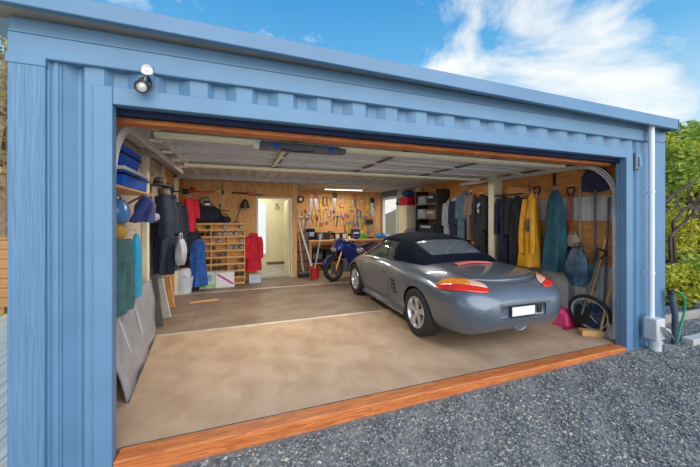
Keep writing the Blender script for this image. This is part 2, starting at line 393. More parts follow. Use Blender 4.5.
for i, (a, b) in enumerate(((.1, 1.17), (1.175, 2.2))):
    MB().bb((XR - .003, a, 1.89), (XR + .012, b, ZC)).build('plywood_sheet', m_ply, wr)
    MB().bb((XR - .003, a, .93), (XR + .012, b, 1.53)).build('plywood_sheet', m_ply, wr)
    q = MB(); q.sheet([[(XR - .006 + .006 * math.cos(k * PI / 1.5), a + (b - a) * k / 36, z) for k in range(37)] for z in (1.535, 1.885)]); q.build('white_sheet', m_wallgrey, wr, smooth=0, solid=.003)
    q = MB(); q.sheet([[(XR - .006 + .006 * math.cos(k * PI / 1.5), a + (b - a) * k / 36, z) for k in range(37)] for z in (0, .925)]); q.build('white_sheet', m_wallgrey, wr, smooth=0, solid=.003)
for a, b in ((2.3, 3.5), (3.505, 4.85)): MB().bb((XR - .003, a, 0), (XR + .012, b, ZC)).build('wall_panel', m_brc if False else m_ply, wr)
MB().bb((XR - .003, 4.96, 0), (XR + .012, WY0, ZC)).build('wall_panel', m_wallgrey, wr)
MB().bb((XR - .003, WY0, 0), (XR + .012, WY1, WZ0 - .02)).build('wall_panel', m_wallgrey, wr)
for y in (2.12, 4.86):
    MB().bb((XR - (.20 if y < 3 else .10), y, 0), (XR, y + .14, ZC)).build('post', m_cream, wr, bev=.006)
# workshop window
w1 = sroot('window_1')
for lo, hi in (((XR - .02, WY0 - .05, WZ0 - .05), (XR + .06, WY0 + .03, WZ1 + .05)), ((XR - .02, WY1 - .03, WZ0 - .05), (XR + .06, WY1 + .05, WZ1 + .05)), ((XR - .02, WY0, WZ0 - .05), (XR + .06, WY1, WZ0 + .03)), ((XR - .02, WY0, WZ1 - .03), (XR + .06, WY1, WZ1 + .05))):
    MB().bb(lo, hi).build('window_frame', m_white, w1, bev=.004)
MB().bb((XR + .03, WY0 + .03, WZ0 + .03), (XR + .036, WY1 - .03, WZ1 - .03)).build('pane', glass('window_pane', (.9, .95, 1), .12), w1)
# partition with doorway
DX0, DX1, DZ = 1.27, 2.10, 2.08
wp = sroot('wall_partition')
for a, b in ((XL, .36), (.365, DX0 - .05)):
    MB().bb((a, YP, 0), (b, YP + .06, ZC + .032)).build('plywood_sheet', m_ply2, wp)
MB().bb((DX0 - .049, YP, DZ + .05), (DX1 + .049, YP + .06, ZC + .032)).build('plywood_sheet', m_ply2, wp)
MB().bb((DX1 + .05, YP - .01, 0), (2.27, YP + .06, ZC + .032)).build('end_stud', m_pine, wp, bev=.004)
MB().bb((2.22, YP + .06, 0), (2.27, YB, ZC)).build('return_board', m_ply2, wp)
d1 = sroot('door_1')
for lo, hi in (((DX0 - .045, YP - .015, 0), (DX0, YP + .08, DZ + .045)), ((DX1, YP - .015, 0), (DX1 + .045, YP + .08, DZ + .045)), ((DX0, YP - .015, DZ), (DX1, YP + .08, DZ + .045))):
    MB().bb(lo, hi).build('door_frame', m_cream, d1, bev=.004)
MB().bb((DX0, YP - .01, 0), (DX1, YP + .08, .035)).build('threshold', m_greytim, d1)
lf = MB().bb((DX1 - .045, YP + .09, .02), (DX1 - .005, YP + .85, DZ - .01)).build('door_leaf', m_creamy, d1, bev=.004)
MB().tube([(DX1 - .045, YP + .78, 1.0), (DX1 - .09, YP + .78, 1.0), (DX1 - .09, YP + .68, 1.0)], .009).build('handle', m_chrome, lf)
# small room behind the doorway
wb = sroot('wall_inner_room')
RY = 8.35
for lo, hi, m in (((XL, RY, 0), (1.36, RY + .05, ZC), m_creamy), ((1.70, RY, 0), (3.6, RY + .05, ZC), m_creamy), ((1.36, RY, 0), (1.70, RY + .05, .35), m_creamy), ((1.36, RY, 2.12), (1.70, RY + .05, ZC), m_creamy),
                  ((3.55, YB + .05, 0), (3.6, RY, ZC), m_creamy), ((2.27, YB + .052, 0), (3.55, YB + .07, ZC), m_creamy), ((XL - .01, YP + .06, 0), (XL + .02, RY, ZC), m_creamy), ((XL, YP + .085, .001), (2.21, YB + .05, .012), m_wallgrey), ((XL, YB + .075, -.05), (3.54, RY, .012), m_wallgrey),
                  ((1.70, RY - .015, 0), (3.55, RY, .10), m_brc)):
    MB().bb(lo, hi).build('room_panel', m, wb)
w2 = sroot('window_2')
for lo, hi in (((1.34, RY - .02, .32), (1.39, RY + .05, 2.15)), ((1.67, RY - .02, .32), (1.72, RY + .05, 2.15)), ((1.39, RY - .02, .32), (1.67, RY + .05, .37)), ((1.39, RY - .02, 2.10), (1.67, RY + .05, 2.15))):
    MB().bb(lo, hi).build('window_frame', m_white, w2)
MB().bb((1.39, RY + .02, .37), (1.67, RY + .026, 2.10)).build('pane', glass('room_pane', (.9, .95, 1), .12), w2)
# white inner door standing against the room's back wall
d2 = st(MB().bb((2.28, RY - .045, .02), (2.95, RY - .005, 2.06)).build('door_2', m_cream, bev=.005))
MB().box((2.34, RY - .06, 1.0), (.02, .03, .12)).build('handle', m_chrome, d2)
# back wall of the workshop
wk = st(MB().bb((2.27, YB, 0), (XR, YB + .05, ZC)).build('wall_back', m_ply2))
for a, b in ((2.28, 3.3), (3.31, 4.35), (4.36, 5.46)): MB().bb((a, YB - .012, .95), (b, YB, 2.35)).build('tool_board', m_ply2, wk)
st(MB().bb((XL, 8.4, -.1), (XR, 8.45, 2.7)).build('wall_rear', m_blue)) if False else None
# ceiling: pressed roof sheets with ridges running to the back
ce = st(MB().bb((XL - .05, .1, ZC + .04), (XR + .05, RY + .05, ZC + .07)).build('ceiling', m_ceil))
xs = []
k = 0; x = XL
while x < XR:
    xs += [(x, ZC + .03), (min(x + .10, XR), ZC + .03), (min(x + .13, XR), ZC), (min(x + .21, XR), ZC), (min(x + .24, XR), ZC + .03)]; x += .24
MB().sheet([[(a, y, z) for a, z in xs] for y in (.3, 2.35)]).build('roof_sheet', m_ceil, ce, smooth=0)
MB().sheet([[(a, y, z) for a, z in xs] for y in (2.47, 4.75)]).build('roof_sheet', m_ceil, ce, smooth=0)
MB().sheet([[(a, y, z) for a, z in xs] for y in (4.87, RY)]).build('roof_sheet', m_ceil, ce, smooth=0)
for y in (2.41, 4.81):
    MB().bb((XL, y - .06, ZC - .07), (XR, y + .06, ZC + .03)).build('roof_beam', m_wallgrey, ce, bev=.005)
# lamp added out of view to brighten the room behind the doorway
lt = th('fill_lamp', 'added unseen round white fill lamp in the room behind the doorway', 'lamp', (1.3, 7.3, ZC))
MB().lathe([(.11, 0), (.11, -.03), (.09, -.05), (.0001, -.055)], 20).build('shade', m_white, lt)
ld = bpy.data.lights.new('fill_lamp_glow', 'POINT'); ld.energy = 38; ld.shadow_soft_size = .1; ld.color = (1, .93, .78)
lo_ = bpy.data.objects.new('fill_lamp_glow', ld); COL.objects.link(lo_); lo_.parent = lt; lo_.location = (0, 0, -.12)

# ================================================================== OVERHEAD DOOR
gd = th('garage_door', 'raised sectional garage door with grey inner skin under the ceiling', 'garage door', (0, 0, 0))
for k in range(4):
    a = .42 + k * .535; b = a + .515
    q = MB().bb((.06, a, 2.375), (5.14, b, 2.40))
    q.bb((.06, a, 2.325), (5.14, a + .02, 2.376)); q.bb((.06, b - .02, 2.325), (5.14, b, 2.376))
    q.bb((.06, a + .14, 2.345), (5.14, a + .20, 2.376)); q.bb((.06, a + .33, 2.345), (5.14, a + .39, 2.376))
    s_ = q.build('door_section', m_grey, gd); MB().bb((.06, b - .004, 2.335), (5.14, b + .022, 2.372)).build('gap_shade_strip', m_black, s_)  # black strip paints in the dark gap between sections
    MB().bb((.06, a + .201, 2.3735), (5.14, a + .329, 2.3755)).build('recess', m_grec, s_)  # darker grey puts shade into the colour between the ribs
    for x in (.1, 1.29, 2.58, 3.87, 5.07):
        MB().bb((x - .03, a + .021, 2.330), (x + .03, b - .021, 2.3445)).build('stile', m_greyd if 1 < x < 5 else m_grey, s_)
    for x in (1.29, 2.58, 3.87):
        if k < 3: MB().box((x, b + .005, 2.318), (.06, .07, .012)).build('hinge', m_galv, s_)
for y in (.72, 2.37):
    MB().bb((.08, y - .06, 2.290), (5.12, y + .06, 2.324)).build('strut', m_strut, gd, bev=.004)
for x in (.03, 5.20):
    for k in range(5):
        y = .45 + k * .53; MB().tube([(x - .05, y, 2.315), (x + .05, y, 2.315)], .018, 8).build('roller', m_white, gd); MB().box((x + (.09 if x < 2 else -.09), y, 2.325), (.10, .09, .03)).build('end_hinge', m_galv, gd)
def track(x, label):
    t = th('door_track', label, 'door track', (x, 0, 0))
    c = [(0, .145, .02), (0, .145, 1.0), (0, .145, 1.84)] + [(0, .60 - .455 * math.cos(a), 1.84 + .455 * math.sin(a)) for a in [PI / 2 * i / 10 for i in range(1, 11)]] + [(0, 1.5, 2.295), (0, 3.05, 2.295)]
    q = MB()
    for off in (-.02, .0, .02):
        q.tube([(p[0], p[1] + (off if i < 9 else 0), p[2] - (off if i >= 4 else 0)) for i, p in enumerate(c)], .011, 6)
    q.build('rail', m_galv, t)
    for z in (.3, .9, 1.5, 2.0): MB().box((.03 if x > 2 else -.03, .115, z), (.05, .05, .03)).build('bracket', m_galv, t)
    for y in (1.2, 2.9): MB().bar((0, y, 2.34), (0, y, ZC), .025, .004).build('hanger', m_galv, t)
    return t
track(5.285, 'curved galvanised door track beside the hanging shovels')
track(-.045, 'curved galvanised door track beside the blue bins')
# opener with its rail
op = th('door_opener', 'dark blue grey door opener unit under the raised door', 'door opener', (1.36, .70, 2.30))
MB().bb((-.40, -.075, -.055), (.40, .075, .012)).build('housing', M('opener_grey', (.10, .11, .16), .45), op, bev=.02)
MB().bb((-.46, -.05, -.045), (-.40, .07, .0)).build('end_cap', m_white, op, bev=.01)
MB().bb((.40, -.06, -.05), (.47, .06, .0)).build('end_cap', m_greyd, op, bev=.01)
for x in (-.25, .08, .3): MB().box((x, -.075, -.03), (.05, .012, .045)).build('clip', m_bluep if x != .08 else m_greyd, op, bev=.003)
MB().tube([(-.2, -.06, -.06), (-.05, -.09, -.075), (.12, -.06, -.06)], .008).build('cable', m_black, op)
MB().bb((-.14, .09, .0), (-.10, 1.40, .03)).build('rail', m_cream, op)

# ================================================================== CAR
CAR = th('sports_car', 'grey convertible sports car with a black soft top parked in the garage', 'car', (3.855, .25, 0), R(-1.0))
# t, zb, wb, wl, zl, wm, zm, ws, zs, wd, zd, zc
BT = [
 (0.000, .42, .42, .47, .45, .51, .52, .49, .585, .40, .625, .63),
 (0.030, .355, .50, .56, .41, .61, .52, .59, .615, .47, .665, .675),
 (0.080, .30, .57, .65, .37, .70, .52, .675, .65, .52, .715, .733),
 (0.160, .255, .62, .725, .34, .775, .525, .745, .685, .56, .772, .80),
 (0.280, .235, .66, .78, .32, .825, .54, .79, .72, .59, .825, .86),
 (0.420, .22, .68, .805, .31, .853, .55, .81, .745, .62, .858, .892),
 (0.600, .20, .70, .825, .30, .872, .56, .835, .768, .64, .880, .915),
 (0.920, .17, .72, .84, .28, .892, .57, .855, .79, .66, .902, .938),
 (1.250, .15, .74, .835, .27, .887, .575, .855, .80, .68, .908, .945),
 (1.600, .14, .76, .81, .26, .865, .58, .84, .80, .71, .902, .93),
 (2.200, .135, .77, .795, .25, .852, .58, .83, .80, .72, .890, .905),
 (2.700, .135, .76, .80, .25, .856, .58, .83, .79, .73, .875, .895),
 (3.000, .14, .74, .82, .26, .868, .57, .83, .77, .70, .855, .885),
 (3.335, .16, .70, .83, .28, .880, .55, .82, .745, .66, .825, .81),
 (3.700, .18, .66, .80, .29, .850, .50, .78, .67, .60, .745, .725),
 (3.980, .20, .58, .71, .30, .745, .44, .67, .575, .50, .63, .635),
 (4.150, .23, .44, .52, .31, .555, .40, .50, .49, .38, .53, .545),
 (4.215, .30, .28, .33, .34, .36, .39, .33, .43, .25, .46, .47)]
def bsec(t):
    zb, wb, wl_, zl, wm, zm, ws, zs, wd, zd, zc = spline(BT, t)
    half = [(wb, zb), (wl_, zl), (wm, zm), (ws, zs), (wd, zd), (wd * .5, zd + (zc - zd) * .72), (0, zc)]
    pts = catmull([(a, 0, b) for a, b in half], 5)
    pts = [(max(0, p.x), p.z) for p in pts]
    return [(wb * .5, zb)] + pts
ts = [0, .008, .018, .03, .045, .06, .08, .105, .13, .16, .2, .24, .28, .33, .38, .42]
x = .5
while x < 4.0: ts.append(x); x += .075
ts += [4.03, 4.08, 4.12, 4.15, 4.18, 4.2, 4.215]
secs = []
for t in ts:
    h = bsec(t); sec = [(a, t, z) for a, z in h] + [(-a, t, z) for a, z in reversed(h[:-1])]
    secs.append(sec)
bodyMB = MB().loft(secs)
tmp = bpy.data.objects.new('tmp_body', bodyMB.mesh('tmp_body', m_paint, 0)); COL.objects.link(tmp)
AX = (.92, 3.335)
cutters = []
for a in AX:
    for s in (-1, 1):
        q = MB().tube([(s * .58, a, .315), (s * 1.1, a, .315)], .352, 40)
        c = bpy.data.objects.new('cut', q.mesh('cut', m_black, 0)); COL.objects.link(c); cutters.append(c)
q = MB().bb((-.34, -.2, .435), (.34, .035, .585)); c = bpy.data.objects.new('cut', q.mesh('cut', m_paint, 0)); COL.objects.link(c); cutters.append(c)
bv = c.modifiers.new('b', 'BEVEL'); bv.width = .025; bv.segments = 3
for c in cutters:
    md = tmp.modifiers.new('cut', 'BOOLEAN'); md.operation = 'DIFFERENCE'; md.object = c; md.solver = 'EXACT'
    try: md.material_mode = 'TRANSFER'
    except Exception: pass
dg = bpy.context.evaluated_depsgraph_get(); bme = bpy.data.meshes.new_from_object(tmp.evaluated_get(dg)); bme.name = 'body'
bme.polygons.foreach_set('use_smooth', [True] * len(bme.polygons)); bme.set_sharp_from_angle(angle=R(34))
for c in cutters + [tmp]: bpy.data.objects.remove(c)
body = bpy.data.objects.new('body', bme); COL.objects.link(body); body.parent = CAR
BVH = BVHTree.FromPolygons([Vector(p) for p in bodyMB.v], bodyMB.f)
def onbody(o, d, off=.004):
    h, n, i, ds = BVH.ray_cast(Vector(o), Vector(d).normalized())
    if h is None:
        h, n, i, ds = BVH.find_nearest(Vector(o) + Vector(d).normalized() * 4)
    if n.dot(Vector(d)) > 0: n = -n
    return h + n * off, n
def patch(outl, origin, off=.008, nu=10, nv=6):
    """outl(u,v) -> (point, direction) ; returns a grid patch lying on the body"""
    return [[tuple(onbody(*outl(i / nu, j / nv), off=off)[0]) for i in range(nu + 1)] for j in range(nv + 1)]
# tail lights: rounded wedge wrapping the corner
for s in (-1, 1):
    def lens(u0, u1, v0, v1, s=s):
        def fn(u, v):
            uu = u0 + (u1 - u0) * u; vv = v0 + (v1 - v0) * v
            # q runs from the flank (0) to the inner tip (1)
            top = .845 + .012 * math.sin(PI * uu) - .026 * uu ** 2; bot = .672 + .02 * (1 - uu) ** 3
            r_end = .5 * (1 - (abs(2 * uu - 1)) ** 5) + .5
            mid = (top + bot) / 2; z = mid + (top - bot) * (vv - .5) * r_end
            x_ = s * (.83 - .43 * uu ** .85); y_ = .50 - .31 * uu
            dx = -s * (1 - uu) * .9 - s * .15; dy = .35 + uu * .8
            d = Vector((dx, dy, -.35)).normalized(); p = Vector((x_, y_, z))
            return p - d * 1.0, d
        return fn
    lm = MB().sheet(patch(lens(0, 1, 0, .5), None, .010, 14, 5)).build('tail_lamp', m_redlens, CAR, solid=.012)
    MB().sheet(patch(lens(0, .62, .5, 1), None, .010, 12, 4)).build('amber_lens', m_amber, lm, solid=.012)
    MB().sheet(patch(lens(.62, 1, .5, 1), None, .010, 8, 4)).build('clear_lens', m_clearlens, lm, solid=.012)
# third brake lamp on the deck
MB().sheet([[tuple(onbody((-.28 + .56 * i / 12, .80 + .09 * j / 3 + .05 * (1 - abs(-1 + i / 6) ** 2), 2), (0, 0, -1), .016)[0]) for i in range(13)] for j in range(4)]).build('brake_lamp', m_pinklens, CAR, solid=.022)
# seams: boot lid, spoiler lip, doors
def seam(pts, d, r=.0045, mat=m_seam, name='panel_gap', n=10, off=.0):
    out = []
    for a, b in zip(pts, pts[1:]):
        for k in range(n): out.append(tuple(Vector(a).lerp(Vector(b), k / n)))
    out.append(pts[-1])
    return MB().tube([onbody(p, d, off)[0] for p in out], r, 5).build(name, mat, CAR)
seam([(-.52, 1.0, 2), (-.55, .55, 2), (-.42, .22, 2), (-.2, .155, 2), (.2, .155, 2), (.42, .22, 2), (.55, .55, 2), (.52, 1.0, 2)], (0, 0, -1))
lip = [(-.60 + 1.2 * k / 16, .205 + .14 * abs(-1 + 2 * k / 16) ** 2.2, 2) for k in range(17)]
MB().tube([onbody(p, (0, 0, -1), .002)[0] for p in lip], [.004 + .012 * math.sin(PI * k / 16) for k in range(17)], 6).build('spoiler_lip', m_paint, CAR)
for s in (-1, 1):
    X = s * 2; D = (-s, 0, 0)
    seam([(X, 1.83, .80), (X, 1.80, .55), (X, 1.86, .30), (X, 2.1, .27), (X, 2.9, .27), (X, 2.98, .5), (X, 2.98, .78)], D)
    hd = MB().ell(onbody((X, 2.0, .70), D, .012)[0], (.016, .095, .022), 10, 6).build('door_handle', m_paint, CAR)
    # side intake behind the door
    MB().sheet([[tuple(onbody((X, 1.50 + .16 * i / 4 + .05 * j / 5, .43 + .21 * j / 5), D, .004)[0]) for i in range(5)] for j in range(6)]).build('side_intake', m_seam, CAR, solid=.004)
    for k in range(3):
        MB().bar(onbody((X, 1.50 + .0167 * (k * 1.7 + .5), .47 + .06 * k), D, .010)[0], onbody((X, 1.66 + .0167 * (k * 1.7 + .5), .47 + .06 * k), D, .010)[0], .012, .018).build('intake_slat', m_paint, CAR)
    MB().ell(onbody((X, 1.02, .73), D, .003)[0], (.006, .02, .008), 8, 5).build('side_repeater', m_amber, CAR) if False else None
    # rocker skirt and mirror
    MB().loft([[(s * (.80 + a), t, z) for a, z in ((-.05, .14), (.035, .155), (.045, .20), (-.03, .24))] for t in (1.33, 1.45, 2.1, 2.8, 2.93)]).build('side_skirt', m_paint, CAR)
    mi = MB().ell((s * .93, 2.83, .955), (.085, .055, .06), 12, 8).build('door_mirror', m_paint, CAR)
    MB().bar((s * .80, 2.83, .885), (s * .90, 2.83, .93), .04, .025).build('mirror_stalk', m_black, mi)
# number plate, exhaust, lower valance
np_ = MB().bb((-.185, .010, .448), (.185, .034, .572)).build('plate_frame', m_black, CAR, bev=.004)
MB().bb((-.168, .004, .460), (.168, .011, .560)).build('number_plate', M('plate_white', (.88, .88, .86), .4, 0, .02), np_)
MB().bb((.235, .018, .46), (.30, .035, .56)).build('bumper_vent', m_black, CAR, bev=.005)
ex = MB().loft([[(.06 * math.cos(a) * 1.35, y, .315 + .042 * math.sin(a)) for a in [2 * PI * k / 20 for k in range(20)]] for y in (.05, .16)], caps=False)
ex.build('exhaust_tip', m_steel, CAR, solid=.006)
MB().loft([[(.055 * math.cos(a) * 1.3, y, .315 + .037 * math.sin(a)) for a in [2 * PI * k / 16 for k in range(16)]] for y in (.06, .15)]).build('exhaust_bore', m_black, CAR)
MB().loft([[(w * u, y, z) for u, z in ((-1, .36), (-.8, .295), (0, .285), (.8, .295), (1, .36), (.8, .37), (-.8, .37))] for w, y in ((.12, .055), (.14, .14))]).build('exhaust_surround', m_paint, CAR)
# greenhouse
GT = [(1.06, .64, .915, .47, .955), (1.13, .67, .915, .50, 1.02), (1.34, .70, .91, .53, 1.12), (1.62, .72, .905, .55, 1.235), (1.95, .73, .90, .56, 1.298), (2.25, .73, .89, .56, 1.312),
      (2.50, .73, .885, .55, 1.265), (2.80, .73, .88, .58, 1.07), (3.08, .69, .86, .60, .895)]
def gsec(t, n=40):
    wb_, zb, wt, zt = spline(GT, t); h = zt - zb
    c = [(wb_, 0, zb - .03), (wb_ - .015, 0, zb), (wb_ * .72 + wt * .28, 0, zb + h * .42), (wt + .02, 0, zb + h * .80), (wt * .72, 0, zb + h * .95), (wt * .36, 0, zb + h * .99), (0, 0, zt)]
    hp = catmull(c, 4); full = [(p.x, t, p.z) for p in hp] + [(-p.x, t, p.z) for p in reversed(hp[:-1])]
    return full
gts = [1.06 + (3.08 - 1.06) * k / 56 for k in range(57)]; G = [gsec(t) for t in gts]; NG = len(G[0])
top = MB(); rw = MB(); sw = {0: MB(), 1: MB()}; ws = MB()
def gface(mb, i, j): mb.add([G[i][j], G[i][j + 1], G[i + 1][j + 1], G[i + 1][j]], [(0, 1, 2, 3)])
for i in range(56):
    tm = (gts[i] + gts[i + 1]) / 2
    for j in range(NG - 1):
        jj = min(j, NG - 2 - j); side = 0 if j < NG / 2 else 1
        if tm > 2.50: gface(ws if jj >= 9 else sw[side], i, j)
        elif 1.16 < tm < 1.60 and jj >= 14: gface(rw, i, j)
        elif tm > 1.86 and 2 <= jj < 11: gface(sw[side], i, j)
        else: gface(top, i, j)
def weld(mb, name, mat, **k):
    o = mb.build(name, mat, CAR, **k); bm = bmesh.new(); bm.from_mesh(o.data); bmesh.ops.remove_doubles(bm, verts=bm.verts, dist=1e-4); bmesh.ops.recalc_face_normals(bm, faces=bm.faces); bm.to_mesh(o.data); bm.free()
    o.data.polygons.foreach_set('use_smooth', [True] * len(o.data.polygons)); return o
weld(top, 'soft_top', m_top, solid=.012)
weld(rw, 'rear_window', m_rglass, solid=.006); weld(ws, 'windscreen', m_cglass, solid=.006)
for s in (0, 1): weld(sw[s], 'side_window', m_cglass, solid=.006)
for s in (-1, 1):
    fr = [gsec(t)[9 if s > 0 else NG - 10] for t in (2.46, 2.6, 2.75, 2.9, 3.05)]
    MB().tube([(p[0] * 1.01, p[1], p[2] + .006) for p in fr], .022, 8).build('windscreen_pillar', m_paint, CAR)
hb = gsec(2.5); MB().tube([(p[0], p[1], p[2] + .004) for p in hb[9:NG - 9]], .016, 8).build('windscreen_header', m_black, CAR)
# soft-top seams and window bead
for t in (1.72, 2.1):
    q = gsec(t); MB().tube([(p[0] * 1.004, p[1], p[2] + .004) for p in q[4:-4]], .007, 6).build('hood_seam', m_top, CAR)
# dark cabin seen through the glass, with seat tops and roll hoops
MB().sheet([[tuple(onbody((-.64 + 1.28 * i / 8, 1.15 + 1.75 * j / 12, 2), (0, 0, -1), .006)[0]) for i in range(9)] for j in range(13)]).build('cabin_trim', m_black, CAR, solid=.002)
for s in (-1, 1):
    se = MB().loft([[(s * .36 + w * math.cos(a), t + d * math.sin(a), z) for a in [2 * PI * k / 14 for k in range(14)]] for w, d, t, z in ((.20, .07, 1.95, .88), (.19, .06, 1.92, .98), (.13, .05, 1.89, 1.06), (.11, .04, 1.88, 1.14), (.06, .025, 1.88, 1.165))]).build('seat_back', m_blk, CAR)
    MB().tube(catmull([(s * .36 - .15, 1.74, .90), (s * .36 - .14, 1.74, 1.03), (s * .36, 1.74, 1.10), (s * .36 + .14, 1.74, 1.03), (s * .36 + .15, 1.74, .90)], 4), .018, 8).build('roll_hoop', m_alloy, CAR)
# wheels
def wheel_meshes():
    T = Matrix.Rotation(PI / 2, 4, 'Y')
    tyre = MB().lathe([(.205, -.10), (.235, -.112), (.285, -.114), (.308, -.10), (.316, -.07), (.317, 0), (.316, .07), (.308, .10), (.285, .114), (.235, .112), (.205, .10), (.20, .0), (.205, -.10)], 48, T)
    for k in (-.05, 0, .05): pass
    rim = MB().lathe([(.150, .02), (.205, .02), (.212, .098), (.206, .107), (.196, .107), (.186, .085), (.176, .03), (.150, .02)], 40, T)
    for k in range(5):
        a = 2 * PI * k / 5 + PI / 2
        # broad curved spoke, pressed face
        sec = []
        for r_, w, z in ((.03, .040, .082), (.075, .036, .088), (.13, .040, .096), (.165, .050, .100), (.198, .062, .100)):
            ca, sa = math.cos(a), math.sin(a); q = []
            for wx, zz in ((-w, z - .035), (-w * .9, z - .006), (-w * .5, z), (w * .5, z), (w * .9, z - .006), (w, z - .035)):
                q.append((zz, r_ * ca - wx * sa, r_ * sa + wx * ca))
            sec.append(q)
        rim.loft(sec)
    rim.lathe([(.0001, .094), (.03, .093), (.05, .088), (.052, .05)], 20, T)
    hubp = MB().lathe([(.0001, .098), (.026, .097), (.030, .09), (.030, .06)], 16, T)
    disc = MB().lathe([(.0001, .03), (.15, .03), (.15, .01), (.0001, .01)], 32, T).lathe([(.15, .0), (.19, .0), (.19, -.02), (.15, -.02)], 32, T)
    return tyre.mesh('tyre', m_rubber), rim.mesh('rim', m_alloy), hubp.mesh('hub_cap', m_galv), disc.mesh('brake_disc', m_alloyd)
wm_ = wheel_meshes()
for a, xo in ((AX[0], .772), (AX[1], .755)):
    for s in (-1, 1):
        w = bpy.data.objects.new('wheel', wm_[0]); COL.objects.link(w); w.parent = CAR; w.location = (s * xo, a, .318)
        w.rotation_euler = (0, 0, 0 if s > 0 else PI)
        for nme, mm in (('rim', wm_[1]), ('hub_cap', wm_[2]), ('brake_disc', wm_[3])):
            o = bpy.data.objects.new(nme, mm); COL.objects.link(o); o.parent = w

# ================================================================== BUILDERS FOR CLUTTER
def wob(z, k, amp): return amp * math.sin(z * k)
def garment(name, label, cat, loc, rz, ws, wm, wb, h, dep, mat, sleeves=0, collar=None, folds=5, seed=1, group=None, hook=True):
    rg = random.Random(seed); t = th(name, label, cat, loc, rz, group); q = MB(); secs = []
    n = 30; ph = rg.uniform(0, 6)
    for k in range(13):
        v = k / 12; z = -h * v
        if v < .10: w = ws * (.25 + .75 * math.sqrt(v / .10))
        else:
            u = (v - .10) / .90; w = ws + (wm - ws) * min(1, u * 2.2) if u < .45 else wm + (wb - wm) * (u - .45) / .55
        d = dep * (.35 + .65 * min(1, v * 3)); sec = []
        for j in range(n):
            a = 2 * PI * j / n; f = 1 + (.06 + .15 * v) * math.sin(folds * a + ph + v * 1.5) + .05 * math.sin(11 * a + ph * 2 + 6 * v)
            sec.append((w / 2 * math.cos(a) * f + .02 * math.sin(3 * v + ph), d / 2 * math.sin(a) * f, z + .012 * math.sin(2 * a + ph) * v))
        secs.append(sec)
    q.loft(secs).build('cloth', mat, t, smooth=60)
    if sleeves:
        for s in (-1, 1):
            x0 = s * ws * .42; pts = [(x0, 0, -h * .09), (x0 + s * ws * .14, -.03, -h * .25), (x0 + s * ws * .17, -.05, -h * .25 - sleeves * .55), (x0 + s * ws * .15, -.06, -h * .1 - sleeves)]
            MB().tube(catmull(pts, 4), [.055 * dep / .2 + .03 - .0022 * k for k in range(13)], 10).build('sleeve', mat, t, smooth=60)
    if collar: MB().loft([[(.10 * math.cos(a) * r, .06 * math.sin(a) * r, z) for a in [2 * PI * j / 14 for j in range(14)]] for r, z in ((1.1, -.06), (1, .0), (.8, .03))], caps=False).build('collar', collar, t, solid=.008)
    if hook: MB().tube([(0, 0, .0), (0, 0, .035), (0, dep * .3, .05), (0, dep * .5 + .03, .045)], .006, 6).build('hook', m_galv, t)
    return t
def legs(name, label, cat, loc, rz, w, h, dep, mat, top=None, bib=None, seed=1):
    t = th(name, label, cat, loc, rz); rg = random.Random(seed); ph = rg.uniform(0, 6)
    for s in (-1, 1):
        secs = []
        for k in range(11):
            v = k / 10; ww = w * (.30 - .05 * v); sec = []
            for j in range(16):
                a = 2 * PI * j / 16; f = 1 + .10 * math.sin(3 * a + ph + 4 * v + s)
                sec.append((s * w * (.20 + .05 * v) + ww * math.cos(a) * f, dep / 2 * math.sin(a) * f, -h * .22 - h * .78 * v))
            secs.append(sec)
        MB().loft(secs).build('trouser_leg', mat, t, smooth=60)
    secs = [[(w * .48 * wx * math.cos(a), dep / 2 * math.sin(a), z) for a in [2 * PI * j / 18 for j in range(18)]] for wx, z in ((.80, 0), (.95, -h * .05), (1, -h * .16), (1.02, -h * .30))]
    MB().loft(secs).build('waist', top or mat, t, smooth=60)
    if bib:
        for s in (-1, 1): MB().tube([(s * w * .25, 0, -.02), (s * w * .16, 0, bib * .6), (0, 0, bib)], .012, 6).build('brace', mat, t)
    MB().tube([(0, 0, bib or .0), (0, dep * .4 + .03, (bib or 0) + .03)], .006, 6).build('hook', m_galv, t)
    return t
def sack(name, label, cat, loc, rz, w, d, h, mat, strap=None, seed=1, flap=None, amp=.07, group=None):
    t = th(name, label, cat, loc, rz, group); rg = random.Random(seed); ph = [rg.uniform(0, 6) for _ in range(4)]; secs = []
    for k in range(11):
        v = k / 10; rad = (math.sin(PI * (.08 + .84 * v))) ** .45 * (1.05 - .2 * v); sec = []
        for j in range(22):
            a = 2 * PI * j / 22; f = rad * (1 + amp * math.sin(3 * a + ph[0] + 3 * v) + amp * .6 * math.sin(7 * a + ph[1] - 5 * v))
            ca, sa = math.cos(a), math.sin(a); se = (abs(ca) ** 3 + abs(sa) ** 3) ** (-1 / 3)
            sec.append((w / 2 * ca * f * se, d / 2 * sa * f * se, h * v))
        secs.append(sec)
    MB().loft(secs).build('bag_body', mat, t, smooth=60)
    if strap:
        MB().tube(catmull([(-w * .22, 0, h * .9), (-w * .18, 0, h + strap * .7), (0, 0, h + strap), (w * .18, 0, h + strap * .7), (w * .22, 0, h * .9)], 4), .010, 6).build('strap', mat, t)
    if flap: MB().box((0, -d * .47, h * .38), (w * .62, .05, h * .42)).build('pocket', flap, t, bev=.02)
    return t
